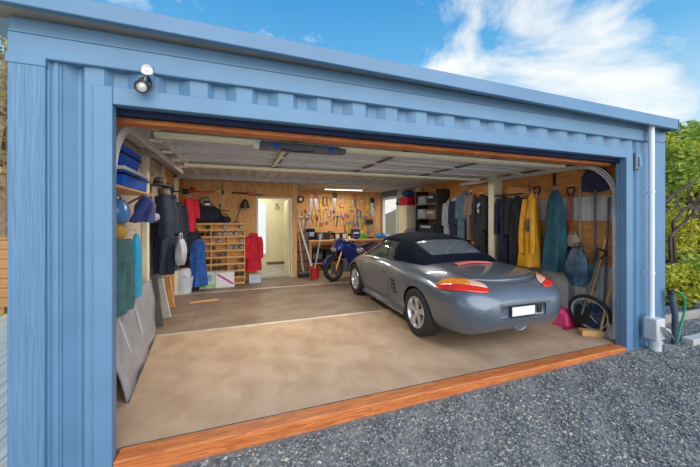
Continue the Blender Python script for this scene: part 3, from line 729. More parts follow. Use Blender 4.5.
def crate(name, label, loc, rz, w, d, h, mat, lid=None, rib=None):
    t = th(name, label, 'crate', loc, rz)
    q = MB().loft([[(x * w / 2 * k, y * d / 2 * k, z) for x, y in ((-1, -1), (1, -1), (1, 1), (-1, 1))] for k, z in ((.90, 0), (1, h))]); q.build('tub', mat, t, bev=.012)
    MB().box((0, 0, h + .012), (w * 1.05, d * 1.05, .03)).build('lid', lid or mat, t, bev=.01)
    MB().box((0, 0, h - .035), (w * 1.03, d * 1.03, .02)).build('rim', rib or mat, t, bev=.004)
    for s in (-1, 1): MB().box((s * w * .515, 0, h - .06), (.02, .12, .035)).build('handle', m_black, t, bev=.006)
    return t
def shovel(name, label, loc, rx, L_, hm, bm_, grip='D', blade=(.22, .28), head_up=False, rz=PI / 2, cat='shovel', gripm=None):
    """hangs in the local XZ plane, top at z=0, wall towards +y"""
    t = th(name, label, cat, loc, rz); t.rotation_euler = (0, rx, rz) if rz == 0 else (rx, 0, rz)
    w, h = blade
    out = [(-w / 2, 0), (-w / 2, -h * .55), (-w * .32, -h * .85), (0, -h), (w * .32, -h * .85), (w / 2, -h * .55), (w / 2, 0), (w * .12, .03), (-w * .12, .03)]
    if head_up:
        MB().tube([(0, 0, -h), (0, 0, -L_)], .016, 8).build('shaft', hm, t)
        o = [(x, -h - z * 1.0) for x, z in reversed(out)]; MB().prism([(x, -(-z) if False else z) for x, z in [(a, -h - b) for a, b in out]], .012).build('blade', bm_, t, bev=.003)
    else:
        MB().tube([(0, 0, -.1), (0, 0, -L_ + h * .6)], .016, 8).build('shaft', hm, t)
        MB().prism([(x, -L_ + h + z) for x, z in out], .012).build('blade', bm_, t, bev=.003)
        if grip == 'D':
            MB().tube([(0, 0, -.14), (-.03, 0, -.11), (-.055, 0, -.06), (-.05, 0, -.01), (.05, 0, -.01), (.055, 0, -.06), (.03, 0, -.11), (0, 0, -.14)], .014, 8).build('grip', gripm or m_black, t)
    return t

# ================================================================== LEFT WALL
XS = XL
sh = th('wall_shelf', 'narrow timber shelf on the left wall carrying the blue crates', 'shelf', (XL, 1.12, 1.84))
MB().bb((0, -.78, -.02), (.33, .42, 0)).build('board', m_pine, sh, bev=.003)
for y in (-.5, .3): MB().bar((.0, y, -.2), (.28, y, -.02), .02, .02).build('bracket', m_greyd, sh)
crate('storage_crate', 'blue plastic crate with black rim at the bottom of the stack on the wall shelf', (XL + .17, 1.05, 1.841), PI / 2, .74, .30, .15, m_bluep, m_white, m_navy)
crate('storage_crate', 'blue plastic crate on top of the stack on the wall shelf', (XL + .17, .90, 2.022), PI / 2, .52, .29, .14, m_bluep, m_bluep, m_navy)
sack('plastic_bag', 'light blue plastic bag hanging below the blue crates', 'bag', (XL + .16, 1.05, 1.53), PI / 2, .34, .18, .22, M('light_blue_plastic', (.05, .22, .55), .3, 0, .4, 9), .04, 2)
vb = garment('cloth_bag', 'dark blue and violet cloth bag hanging beside the cream post', 'bag', (XL + .20, 1.78, 1.83), R(82), .16, .30, .44, .30, .20, M('violet_blue_cloth', (.03, .05, .25), .7, 0, .5, 5), 0, None, 4, 3)
MB().ell((.06, -.085, -.24), (.13, .03, .05), 12, 6).build('pale_hem', M('pale_violet_cloth', (.42, .34, .55), .7), vb)
sack('bum_bag', 'small mustard yellow bag above the grey green trousers', 'bag', (XL + .17, 1.0, 1.39), PI / 2, .24, .13, .12, M('mustard_cloth', (.48, .27, .03), .7, 0, .3), .08, 5)
legs('waterproof_trousers', 'grey green waterproof trousers hanging beside the blue jamb', 'trousers', (XL + .17, 1.08, 1.37), R(88), .42, .68, .15, m_teal2, seed=4)
garment('towel', 'cyan towel hanging beside the grey green trousers', 'towel', (XL + .16, 1.60, 1.40), PI / 2, .22, .26, .20, .68, .10, m_cyan, folds=3, seed=8)
# plastic-wrapped board leaning on the wall
p0 = PX(127, 403, 2, .002); p1 = PX(156, 333, 2, .002)
bo = th('wrapped_board', 'grey plastic wrapped board leaning on the left wall at the floor', 'board', (0, 0, 0))
q = MB(); nrm = .16
tA = Vector((XL + .12, p0.y - .05, .88)); tB = Vector((XL + .115, p1.y - .02, .74))
grid = [[tuple((p0.lerp(p1, i / 12)).lerp(tA.lerp(tB, i / 12), j / 8) + Vector((.012 * math.sin(i * 1.3 + j), 0, .0))) for i in range(13)] for j in range(9)]
q.sheet(grid).build('board', m_tarp, bo, solid=.02)
for i in (0, 1):
    a = p0.lerp(p1, .22 + .3 * i); b = tA.lerp(tB, .18 + .3 * i)
    MB().tube([tuple(a.lerp(b, k / 6) + Vector((.022 + .008 * math.sin(k * 2), .04 * math.sin(k), 0))) for k in range(2, 6)], [.004, .009, .007, .004], 5).build('fold', M('plastic_fold', (.62, .64, .70), .3), bo)
MB().tube([tuple(p0.lerp(p1, k / 6) + Vector((.012, 0, .004))) for k in range(7)], .008, 5).build('edge_strip', m_greyd, bo)
# coats behind the cream post
garment('coat', 'long navy coat hanging behind the cream post on the left wall', 'coat', (XL + .20, 2.88, 1.98), R(84), .38, .38, .38, 1.22, .24, m_navyc, .55, m_brc, 5, 11)
garment('coat', 'black coat hanging beside the long navy coat', 'coat', (XL + .19, 3.44, 1.93), R(86), .36, .38, .38, 1.20, .22, m_blk, .5, m_navyc, 4, 12)
ht = th('hat', 'brown brimmed hat hanging above the long navy coat', 'hat', (XL + .14, 2.85, 2.06))
MB().lathe([(.0001, .12), (.06, .118), (.085, .09), (.095, .02), (.15, .0), (.152, -.008), (.09, .0), (.0001, .005)], 20).build('crown', m_brc, ht)
MB().lathe([(.0965, .02), (.093, .045), (.097, .046)], 20).build('band', m_black, ht)
cp_ = th('cap', 'dark blue cap on the hook above the black coat', 'cap', (XL + .13, 3.42, 2.05))
MB().ell((0, 0, 0), (.10, .11, .10), 14, 8).build('crown', m_navyc, cp_); MB().ell((.12, 0, -.03), (.09, .08, .012), 12, 6).build('peak', m_navyc, cp_)
sack('cloth_bag', 'grey drawstring bag hanging below the navy coats', 'bag', (XL + .42, 2.80, .88), R(80), .24, .14, .38, m_grc, .09, 21)
garment('jacket', 'crimson jacket hanging at the far end of the left wall', 'jacket', (XL + .34, 4.45, 1.98), R(70), .28, .28, .28, .66, .16, m_red, .35, None, 4, 13)
garment('jacket', 'black quilted jacket hanging beside the crimson jacket', 'jacket', (XL + .20, 4.02, 1.85), R(84), .36, .36, .34, .85, .22, m_navyc, .5, None, 6, 14)
# timber offcuts leaning below the coats
for i, (y, h, lean, m, lab) in enumerate(((2.75, .80, .05, m_greyd, 'dark grey plank leaning below the long navy coat'), (3.15, .62, .06, m_wallgrey, 'pale grey plank leaning below the grey drawstring bag'), (3.75, .55, .04, m_pine, 'short pine plank leaning beside the white bucket'))):
    MB_ = MB().bar((XL + .06 + lean * 2, y, .012), (XL + .06, y + .04, h), .11, .022, PI / 2); tag(MB_.build('plank', m, bev=.003), lab, 'plank')
p = PX(204, 301, 2, .012); tag(MB().bb((-.24, -.03, -.011), (.24, .03, .011)).build('batten', m_pine, bev=.003), 'short pine batten lying on the dark floor', 'batten')
b_ = bpy.data.objects['batten']; b_.location = p; b_.rotation_euler = (0, 0, R(10))
# corner pile
sack('backpack', 'large black backpack hanging in front of the bottle rack', 'backpack', (-.20, 5.18, .75), R(15), .42, .26, .62, m_blk, .10, 31, m_navyc)
garment('jacket', 'bright blue jacket draped beside the bottle rack', 'jacket', (-.02, 5.08, 1.12), R(12), .26, .30, .34, 1.02, .20, m_bluc, 0, None, 5, 33, hook=False)
bk = th('bucket', 'white plastic bucket under the black backpack', 'bucket', (-.28, 4.92, 0))
MB().lathe([(.0001, .005), (.13, .005), (.165, .33), (.172, .335), (.172, .35), (.155, .35), (.12, .02), (.0001, .02)], 22).build('pail', M('milky_plastic', (.55, .66, .78), .4, 0, .1), bk)
MB().tube([(.17 * math.cos(a), -.05 - .10 * math.sin(a), .30 - .10 * math.sin(a)) for a in [PI * k / 10 for k in range(11)]], .005, 6).build('bail', m_galv, bk)
sack('rag_pile', 'white towel heaped in the white plastic bucket', 'towel', (-.28, 4.92, .30), 0, .27, .27, .22, M('white_towel', (.62, .68, .78), .9, 0, .2), None, 35, amp=.12)

# ================================================================== BOTTLE RACK
RX0, RX1, RZ, RYF = -.18, .93, 1.46, 5.50
rk = th('bottle_rack', 'pine pigeonhole bottle rack against the plywood partition', 'rack', (RX0, RYF, 0))
w_ = RX1 - RX0; NC, NR = 9, 9; cw = w_ / NC; ch = RZ / NR
MB().bb((0, .17, 0), (w_, .19, RZ)).build('back_panel', m_ply2, rk)
for s in (0, 1): MB().bb((s * w_ - .011, 0, 0), (s * w_ + .011, .30, RZ)).build('side_panel', m_pine, rk)
src = None
for k in range(NR + 1):
    if src is None: src = MB().bb((.011, -.006, -.020), (w_ - .011, .30, .020)).build('shelf_slat', m_pine, rk); src.location = (0, 0, .020)
    else: share(src, 'shelf_slat', rk, (0, 0, k * ch - (.020 if k == NR else 0)))
src = None
for k in range(NR):
    for c in (3, 6):
        z0 = k * ch + (.021 if k else .041); sc = (ch - (.042 if 0 < k < NR - 1 else .062)) / .12
        if src is None: src = MB().bb((-.012, -.002, .0), (.012, .168, .12)).build('divider', m_pine, rk); src.location = (c * cw, 0, z0); src.scale = (1, 1, sc)
        else: share(src, 'divider', rk, (c * cw, 0, z0), sc=(1, 1, sc))
rb = random.Random(5); filled = ["..#..#..#", ".#######.", "#...#...#", ".#.#..###", "....##...", "..###...#", ".#.###.#.", ".##.#..##", "..#...#.."]
prot = None
for k, row in enumerate(reversed(filled)):
    for c, chh in enumerate(row):
        if chh != '#': continue
        lo = (RX0 + (c + .5) * cw, RYF - .03 + rb.uniform(-.015, .015), k * ch + .0205 + .0445 + (.020 if k == 0 else 0))
        if prot is None:
            prot = th('wine_bottle', 'dark wine bottle lying in a pigeonhole of the pine rack', 'bottle', lo, 0, 'wine bottles in the pine rack')
            Tm = Matrix.Rotation(-PI / 2, 4, 'X')
            MB().lathe([(.0001, .0), (.041, .0), (.0445, .01), (.0445, .10), (.03, .125), (.0145, .14), (.0145, .17)], 14, Tm).build('glass', m_wineend, prot)
            MB().lathe([(.0150, .155), (.0155, .172), (.0001, .174)], 10, Tm).build('capsule', m_redp, prot)
        else: dup(prot, lo)
# things on and around the rack
bx = th('carton', 'white carton with a purple stripe in front of the bottle rack', 'box', (.50, 5.31, 0), 0)
MB().bb((-.20, -.14, 0), (.20, .14, .34)).build('box', m_card, bx, bev=.004)
MB().prism([(-.18, .30), (-.15, .33), (.19, .09), (.16, .06)], .004, Matrix.Translation((0, -.1445, 0))).build('stripe', m_purple, bx)
MB().bb((-.20, -.02, .34), (.20, .02, .342)).build('tape', m_cream, bx)
bx = th('carton', 'pale green carton with blue print beside the blue jacket', 'box', (.13, 5.33, 0), 0)
MB().bb((-.16, -.13, 0), (.16, .13, .36)).build('box', m_cardg, bx, bev=.004)
MB().bb((-.10, -.1345, .16), (.10, -.13, .30)).build('print', M('blue_print', (.22, .40, .55), .6), bx)
MB().bb((-.16, -.1345, .02), (.16, -.13, .10)).build('print', M('green_print', (.35, .55, .25), .6), bx)
bx = th('carton', 'small pale blue carton under the red coat', 'box', PX(255, 283, 2, 0) + Vector((0, .1, 0)), 0)
MB().bb((-.14, -.1, 0), (.14, .1, .20)).build('box', M('pale_blue_card', (.50, .58, .70), .7), bx, bev=.004)
MB().bb((-.14, -.015, .20), (.14, .015, .202)).build('tape', m_cream, bx)
garment('coat', 'bright red coat hanging beside the doorway', 'coat', (1.15, 5.74, 1.16), 0, .28, .34, .40, .90, .20, m_red, .5, m_red, 4, 41)
rz_ = RZ + .001
sack('duffel_bag', 'long black duffel bag on top of the bottle rack', 'bag', (.10, 5.66, rz_), R(4), .66, .28, .40, m_blk, .05, 51, m_navyc)
sack('duffel_bag', 'dark teal bag hanging on the partition beside the black duffel bag', 'bag', (-.30, 5.74, rz_ + .02), 0, .20, .20, .36, M('teal_bag', (.01, .10, .15), .7, 0, .5, 6), .05, 52)
hm_ = th('helmet', 'silver and black motorcycle helmet lying on the duffel bag', 'helmet', (.06, 5.64, rz_ + .50), R(20))
MB().ell((0, 0, 0), (.125, .145, .12), 18, 10).build('shell', m_alloy, hm_); MB().ell((0, -.05, -.005), (.10, .105, .05), 14, 8).build('visor', m_black, hm_)
MB().box((0, -.135, -.065), (.12, .04, .05)).build('chin_bar', m_alloy, hm_, bev=.015)
sack('tool_bag', 'black and blue tool bag on the rack beside the desk lamp', 'bag', (.50, 5.66, rz_), 0, .26, .24, .15, m_navyc, .06, 53)
lp = th('desk_lamp', 'black desk lamp on top of the bottle rack', 'lamp', (.74, 5.64, rz_))
MB().lathe([(.0001, 0), (.075, 0), (.075, .012), (.02, .025), (.0001, .026)], 18).build('base', m_black, lp)
MB().tube([(0, 0, .02), (.05, 0, .22), (.12, 0, .40), (.17, -.01, .44)], .010, 8).build('arm', m_black, lp)
MB().lathe([(.025, .12), (.04, .10), (.085, .0), (.08, .0), (.03, .095)], 18, Matrix.Translation((.20, -.03, .40)) @ Matrix.Rotation(R(25), 4, 'X') @ Matrix.Scale(1.45, 4)).build('lamp_shade', m_black, lp)
cp2 = th('tripod_clamp', 'black clamp stand on the bottle rack between bag and lamp', 'clamp', (.38, 5.55, rz_))
MB().tube([(0, 0, 0), (0, 0, .44)], .014, 8).build('post', m_black, cp2); MB().box((0, 0, .42), (.05, .04, .06)).build('jaw', m_black, cp2, bev=.006)
MB().tube([(0, 0, .30), (.22, 0, .28)], .010, 8).build('arm', m_black, cp2); MB().lathe([(.06, 0), (.06, .01), (.0001, .012)], 14).build('foot', m_black, cp2)
# above the rack, on the partition
ht2 = th('hedge_trimmer', 'red and black hedge trimmer on the partition above the helmet', 'hedge trimmer', (-.32, 5.86, 2.20))
MB().box((-.10, -.05, 0), (.20, .10, .13)).build('motor', m_black, ht2, bev=.02); MB().box((.06, -.05, .02), (.16, .09, .08)).build('housing', m_redp, ht2, bev=.02)
MB().bb((.14, -.06, -.01), (.58, -.045, .035)).build('blade', m_redp, ht2); MB().tube([(.02, -.05, .05), (.06, -.05, .12), (.14, -.05, .05)], .012, 8).build('grip', m_black, ht2)
pol = th('fishing_rod', 'pale fishing rod lying level on the partition above the rack', 'rod', (.45, 5.86, 2.22))
MB().tube([(-.55, -.03, .02), (.62, -.03, -.02)], .009, 8).build('blank', m_cream, pol); MB().box((-.02, -.04, -.01), (.05, .05, .10)).build('reel', m_black, pol, bev=.01)
MB().tube([(-.03, -.03, .06), (-.035, -.03, .20)], .008, 6).build('hanger', m_black, pol)
ax_ = th('chainsaw_bar', 'black pole saw with red head on the partition beside the doorway', 'pole saw', (.93, 5.86, 2.19))
MB().tube([(-.30, -.04, .02), (.10, -.04, .0)], .020, 8).build('shaft', m_black, ax_); MB().box((.15, -.05, .0), (.15, .08, .08)).build('head', m_redp, ax_, bev=.015); MB().bb((.22, -.06, -.035), (.46, -.045, .0)).build('bar', m_black, ax_)
# hook on the room's back wall
hk = th('wall_hook', 'dark wall hook with a looped strap seen through the doorway', 'hook', (2.02, RY - .06, 1.98))
MB().tube([(0, 0, .06), (.05, -.02, .0), (.03, -.02, -.10), (-.04, -.02, -.10), (-.03, -.02, .02)], .012, 6).build('strap', m_greyd, hk); MB().box((0, .005, .06), (.05, .02, .05)).build('plate', m_greyd, hk)

# ================================================================== WORKSHOP
wbn = th('workbench', 'pine workbench along the tool wall behind the motorcycle', 'workbench', (2.75, 6.62, 0))
MB().bb((0, 0, .86), (2.66, .64, .91)).build('bench_top', m_pine, wbn, bev=.005)
for x in (.05, 1.3, 2.56):
    for y in (.06, .56): MB().bb((x - .04, y - .04, 0), (x + .04, y + .04, .86)).build('leg', m_pine, wbn)
MB().bb((.0, .03, .20), (2.66, .62, .225)).build('lower_shelf', m_ply2, wbn)
MB().bb((.02, .04, .76), (2.64, .07, .86)).build('apron', m_redwood, wbn)
def simple_box(name, label, cat, loc, dim, mat, front=None, frontm=None, rz=0):
    t = th(name, label, cat, loc, rz); w, d, h = dim
    MB().bb((-w / 2, -d / 2, 0), (w / 2, d / 2, h)).build('case', mat, t, bev=.01)
    if front:
        for (x0, z0, x1, z1) in front: MB().bb((x0 * w - w / 2, -d / 2 - .012, z0 * h), (x1 * w - w / 2, -d / 2 + .002, z1 * h)).build('front', frontm, t, bev=.004)
    return t
drw = [(.06, .05 + .31 * k, .94, .33 + .31 * k) for k in range(3)]
simple_box('tool_chest', 'red tool chest under the workbench', 'tool chest', (4.75, 6.88, .226), (.62, .40, .50), m_redp, drw, M('dark_red_front', (.30, .02, .02), .4))
simple_box('toolbox', 'black toolbox on the lower bench shelf', 'toolbox', (3.55, 6.88, .226), (.55, .38, .36), m_black, [(.1, .55, .9, .65)], m_greyd)
simple_box('compressor', 'dark blue compressor on the lower bench shelf beside the black toolbox', 'compressor', (4.15, 6.88, .226), (.42, .36, .42), m_bike, [(.2, .3, .8, .8)], m_black)
simple_box('bench_grinder', 'black bench machine on the workbench behind the motorcycle', 'machine', (3.22, 6.9, .911), (.42, .28, .22), m_black, [(.15, .2, .5, .8)], m_steel)
simple_box('radio', 'black radio with grey grilles on the workbench', 'radio', (3.82, 6.92, .911), (.40, .18, .20), m_black, [(.06, .15, .36, .85), (.64, .15, .94, .85)], m_wallgrey)
vs = th('bench_vise', 'dark blue bench vise on the workbench', 'vise', (4.28, 6.75, .911))
MB().bb((-.07, -.08, 0), (.07, .12, .05)).build('base', m_bike, vs, bev=.008); MB().bb((-.08, -.0, .05), (.08, .06, .17)).build('jaw', m_bike, vs, bev=.008); MB().bb((-.08, -.10, .05), (.08, -.05, .17)).build('jaw', m_bike, vs, bev=.008)
MB().tube([(0, -.22, .09), (0, .10, .09)], .016, 8).build('screw', m_steel, vs); MB().tube([(-.09, -.21, .09), (.09, -.21, .09)], .007, 6).build('handle', m_steel, vs)
def bottle(label, loc, h, r_, mat, capm, cat='bottle', name='spray_bottle'):
    t = th(name, label, cat, loc); MB().lathe([(.0001, 0), (r_, 0), (r_, h * .62), (r_ * .45, h * .78), (r_ * .4, h * .86)], 14).build('bottle_body', mat, t)
    MB().lathe([(r_ * .46, h * .85), (r_ * .46, h), (.0001, h)], 12).build('bottle_cap', capm, t); return t
bottle('bright green bottle on the workbench', (4.52, 6.8, .911), .24, .055, m_green, m_white)
bottle('short green bottle on the workbench beside the drill press', (4.64, 6.85, .911), .17, .05, m_green, m_black)
bottle('white bottle on the workbench beside the vise', (4.10, 6.88, .911), .20, .04, m_white, m_redp)
sack('cloth', 'crumpled bright blue cloth on the workbench by the window', 'cloth', (5.2, 6.85, .911), 0, .34, .28, .17, M('sky_blue_cloth', (.03, .22, .60), .8, 0, .3), None, 61, amp=.12)
dp = th('drill_press', 'black drill press standing on the workbench beside the window', 'drill press', (4.86, 7.02, .911))
MB().bb((-.11, -.16, 0), (.11, .12, .035)).build('base', m_black, dp, bev=.008); MB().tube([(0, .06, .03), (0, .06, .62)], .028, 12).build('column', m_steel, dp)
MB().bb((-.08, -.16, .46), (.08, .12, .62)).build('head', m_black, dp, bev=.02); MB().tube([(0, -.10, .30), (0, -.10, .46)], .018, 10).build('chuck', m_steel, dp); MB().bb((-.10, -.16, .2), (.10, .03, .225)).build('table', m_steel, dp)
MB().tube([(.08, -.08, .52), (.16, -.14, .48)], .008, 6).build('lever', m_steel, dp)
simple_box('storage_box', 'cardboard box on the workbench beside the blue cloth', 'box', (4.98, 6.74, .911), (.2, .16, .10), m_ply2, [(.3, .4, .7, .6)], m_cream) if False else None

# hand tools on the board: each a thing with its parts
YT = YB - .018
def tool(kind, x, z, hm, lab, rot=0, s=1.0, grp=None):
    t = th(kind.replace(' ', '_'), lab, kind, (x, YT, z), 0, grp); t.rotation_euler = (0, rot, 0); t.scale = (s, s, s)
    def p(n, mb, m, **k): mb.build(n, m, t, **k)
    if kind == 'hammer':
        p('shaft', MB().tube([(0, -.015, -.15), (0, -.015, .13)], .014, 8), hm); p('head', MB().box((0, -.018, .14), (.13, .034, .036)), m_steel, bev=.006)
    elif kind == 'hand saw':
        p('blade', MB().prism([(-.05, .20), (.05, .16), (.035, -.25), (.0, -.25)], .005, Matrix.Translation((0, -.012, 0))), m_steel); p('handle', MB().prism([(-.065, .30), (.06, .30), (.075, .15), (-.05, .17)], .026, Matrix.Translation((0, -.026, 0))), hm, bev=.01)
    elif kind == 'spanner':
        p('shaft', MB().bb((-.011, -.012, -.10), (.011, -.003, .10)), m_steel); p('jaw', MB().prism([(-.03, .10), (-.034, .15), (-.012, .125), (.012, .125), (.034, .15), (.03, .10)], .012, Matrix.Translation((0, -.014, 0))), m_steel)
        p('ring', MB().lathe([(.014, -.006), (.027, -.006), (.027, .006), (.014, .006), (.014, -.006)], 12, Matrix.Translation((0, -.008, -.12)) @ Matrix.Rotation(PI / 2, 4, 'X')), m_steel)
    elif kind == 'screwdriver':
        p('handle', MB().lathe([(.0001, 0), (.017, .006), (.018, .06), (.012, .09), (.015, .10), (.0001, .101)], 10, Matrix.Translation((0, -.02, .02))), hm); p('shank', MB().tube([(0, -.02, .02), (0, -.02, -.13)], .006, 6), m_steel)
    elif kind == 'pliers':
        for a in (-1, 1): p('handle', MB().tube([(0, -.012, .0), (a * .028, -.012, -.06), (a * .026, -.012, -.14)], .010, 6), hm)
        p('jaws', MB().prism([(-.028, 0), (-.01, .07), (.01, .07), (.028, 0), (0, -.02)], .016, Matrix.Translation((0, -.020, 0))), m_steel)
    elif kind == 'clamp':
        p('frame', MB().tube([(.05, -.012, .12), (-.05, -.012, .12), (-.05, -.012, -.10), (.02, -.012, -.10)], .012, 6), hm); p('screw', MB().tube([(.05, -.012, .13), (.05, -.012, -.06)], .008, 6), m_steel)
    elif kind == 'level':
        p('beam', MB().bb((-.03, -.025, -.32), (.03, -.005, .32)), hm, bev=.003)
        for k in (-.2, 0, .2): p('vial', MB().box((0, -.026, k), (.03, .006, .05)), m_cream)
    elif kind == 'square':
        p('stock', MB().bb((-.012, -.025, -.13), (.018, -.005, .05)), hm); p('blade', MB().bb((.018, -.014, .02), (.22, -.010, .05)), m_steel)
    elif kind == 'tape reel':
        p('case', MB().lathe([(.0001, 0), (.06, 0), (.065, .01), (.065, .045), (.06, .055), (.0001, .055)], 16, Matrix.Translation((0, -.001, 0)) @ Matrix.Rotation(PI / 2, 4, 'X')), hm); p('label', MB().lathe([(.0001, 0), (.03, 0), (.03, .004), (.0001, .004)], 12, Matrix.Translation((0, -.055, 0)) @ Matrix.Rotation(PI / 2, 4, 'X')), m_cream)
    elif kind == 'brush':
        p('handle', MB().bb((-.016, -.02, 0), (.016, -.006, .14)), hm, bev=.006); p('bristles', MB().bb((-.04, -.024, -.10), (.04, -.004, 0)), m_brc)
    elif kind == 'chisel':
        p('handle', MB().lathe([(.0001, .02), (.015, .03), (.017, .10), (.012, .13), (.0001, .131)], 10, Matrix.Translation((0, -.018, 0))), hm); p('blade', MB().bb((-.012, -.022, -.13), (.012, -.014, .03)), m_steel)
    return t
OR = m_redwood; YE = M('yellow_plastic', (.65, .42, .03), .45); GR = m_green; BK = m_black; BL = m_bluep; RD = m_redp; WD = m_pine; GY = m_greyd
T = [
 ('tape reel', 2.62, 2.16, BK, 'large black reel hanging beside the small green window pane', 0, 1.7),
 ('hand saw', 2.95, 2.02, WD, 'wooden handled saw beside the large black reel', .1, 1.1), ('hand saw', 3.12, 2.02, RD, 'red handled saw on the tool wall', -.05, 1.1), ('level', 3.28, 1.98, YE, 'yellow level standing upright on the tool wall', 0, .8),
 ('clamp', 3.42, 2.1, BK, 'black clamp above the radio', 0, 1.2), ('clamp', 3.56, 2.1, RD, 'red clamp above the radio', 0, 1.2), ('hand saw', 3.74, 2.03, BK, 'black handled saw between clamp and yellow square', .05, 1.2),
 ('square', 3.86, 2.12, YE, 'yellow handled square on the tool wall', 0, 1.0), ('tape reel', 3.98, 1.98, OR, 'orange reel under the yellow square', 0, 1.0), ('level', 4.18, 2.0, WD, 'wooden level on the tool wall above the vise', .0, .75),
 ('clamp', 4.32, 2.08, YE, 'yellow clamp above the vise', 0, 1.3), ('hand saw', 4.47, 2.0, OR, 'orange handled saw above the green bottle', -.1, 1.2), ('clamp', 4.62, 2.1, WD, 'wooden clamp above the green bottle', 0, 1.3),
 ('level', 4.78, 1.98, OR, 'orange level above the drill press', 0, .8), ('level', 4.92, 1.95, YE, 'long yellow level beside the window', 0, 1.0), ('hand saw', 5.08, 1.9, BK, 'black handled saw hanging beside the window frame', 0, 1.2),
 ('clamp', 5.2, 2.05, GY, 'dark grey clamp beside the window frame', 0, 1.2)]
for kind, x, z, m, lab, rot, sc in T: tool(kind, x, z, m, lab, rot, sc)
rt = random.Random(9)
colours = [(RD, 'red'), (YE, 'yellow'), (BK, 'black'), (BL, 'blue'), (WD, 'wooden'), (OR, 'orange')]
kinds = ['hammer', 'pliers', 'screwdriver', 'spanner', 'chisel', 'brush', 'pliers', 'screwdriver', 'hammer']
colours += [(m_green, 'green'), (m_white, 'white'), (m_greyd, 'grey'), (m_bike, 'navy'), (m_brc, 'brown'), (m_pink, 'pink')]
rows = ((1.70, 'in the upper row of the tool wall'), (1.47, 'in the middle row of the tool wall'), (1.24, 'in the low row just above the bench'))
for z, rowname in rows:
    x = 2.46; used = set(); i = 0; ns = 0
    while x < 5.2:
        kd = kinds[(i * 4 + int(z * 10)) % 9]; c = (i * 5 + i // 6) % 6; i += 1
        if kd == 'spanner':
            ns += 1; kd = 'spanner' if ns == 1 else 'chisel'
        while (kd, c) in used and c < len(colours) - 1: c += 1
        used.add((kd, c)); m, cn = colours[c]
        lab = f'{cn} handled {kd} {rowname}' if kd != 'spanner' else f'steel spanner {rowname}'
        if not (z < 1.3 and (3.0 < x < 4.05 or x > 4.72)):
            tool(kd, x, z + rt.uniform(-.03, .03), m, lab, rt.uniform(-.15, .15), rt.uniform(.95, 1.25))
        x += rt.uniform(.095, .135)
# boxes filling the bench's lower shelf and the bench top
for i, (x, w, h, m, lab) in enumerate(((3.02, .38, .40, m_navyc, 'navy crate on the lower bench shelf behind the motorcycle wheel'), (5.22, .30, .44, m_brc, 'brown box on the lower bench shelf below the window'))):
    simple_box('storage_box', lab, 'box', (x, 6.88, .226), (w, .40, h), m, [(.15, .3, .85, .7)], m_greyd)
for i, (x, y, w, d, h, m, fm, lab) in enumerate(((2.88, 6.95, .22, .26, .34, m_navy, m_steel, 'tall dark blue case on the end of the workbench'), (3.52, 6.95, .14, .2, .26, m_greyd, m_redp, 'grey charger with red panel on the workbench'), (4.40, 7.08, .26, .18, .30, m_blk, m_galv, 'black box standing behind the vise on the workbench'))):
    simple_box('bench_box', lab, 'box', (x, y, .911), (w, d, h), m, [(.15, .3, .85, .7)], fm)
# small green-lit pane high beside the partition
wg = st(MB().bb((2.36, YB - .02, 1.95), (2.50, YB - .005, 2.32)).build('window_3', m_white))
MB().bb((2.375, YB - .024, 1.97), (2.485, YB - .020, 2.30)).build('pane', M('green_obscure_pane', (.35, .55, .25), .2, 0, .4, 12), wg)

# poles, bucket and brooms beside the doorway
bk = th('bucket', 'red plastic bucket beside the motorcycle front wheel', 'bucket', (2.66, 5.52, 0))
MB().lathe([(.0001, .004), (.11, .004), (.145, .28), (.152, .285), (.152, .30), (.137, .30), (.10, .02), (.0001, .02)], 20).build('pail', m_redp, bk); MB().tube([(.15 * math.cos(a), -.04, .28 - .1 * math.sin(a)) for a in [PI * k / 8 for k in range(9)]], .005, 6).build('bail', m_galv, bk)
for i, (xa, ya, xb, yb, h, m, lab) in enumerate(((2.68, 5.58, 2.36, 6.3, 1.55, m_white, 'long white pole standing in the red bucket and leaning left'), (2.62, 5.5, 2.95, 5.95, 1.15, m_wallgrey, 'short grey pole leaning right out of the red bucket'))):
    t = th('pole', lab, 'pole', (0, 0, 0)); a = Vector((xa, ya, .03)); b = Vector((xb, yb, h))
    MB().tube([a, a.lerp(b, .8)], .022, 8).build('tube', m, t); MB().tube([a.lerp(b, .78), b], .026, 8).build('sleeve', m_galv, t)
for i, (xa, ya, xb, yb, h, lab, m) in enumerate(((2.42, 5.75, 2.33, 6.1, 1.3, 'yellow handled broom leaning beside the doorway stud', WD), (2.46, 6.12, 2.40, 6.4, 1.2, 'grey handled broom leaning beside the red bucket', m_wallgrey))):
    t = th('broom', lab, 'broom', (0, 0, 0)); a = Vector((xa, ya, .14)); b = Vector((xb, yb, h))
    MB().tube([a, b], .014, 8).build('handle', m, t); MB().bb((xa - .14, ya - .03, .10), (xa + .14, ya + .03, .15)).build('head', m_greyd, t, bev=.006); MB().bb((xa - .15, ya - .035, 0), (xa + .15, ya + .035, .10)).build('bristles', m_blk, t)
simple_box('drawer_cabinet', 'dark blue drawer cabinet behind the red bucket', 'cabinet', (2.72, 7.0, 0), (.60, .50, .85), m_navy, drw, M('blue_drawer', (.03, .06, .16), .5)) if False else None
simple_box('storage_box', 'tall dark storage box standing behind the white pole', 'box', (2.52, 6.75, .0), (.42, .5, 1.15), M('dark_teal_box', (.02, .04, .07), .5), [(.08, .06 + .24 * k, .92, .26 + .24 * k) for k in range(4)], M('brown_box_front', (.20, .12, .07), .6))

# motorcycle
bkx = th('motorcycle', 'blue motorcycle with gold forks parked by the workbench', 'motorcycle', (3.02, 5.0, 0), R(205))
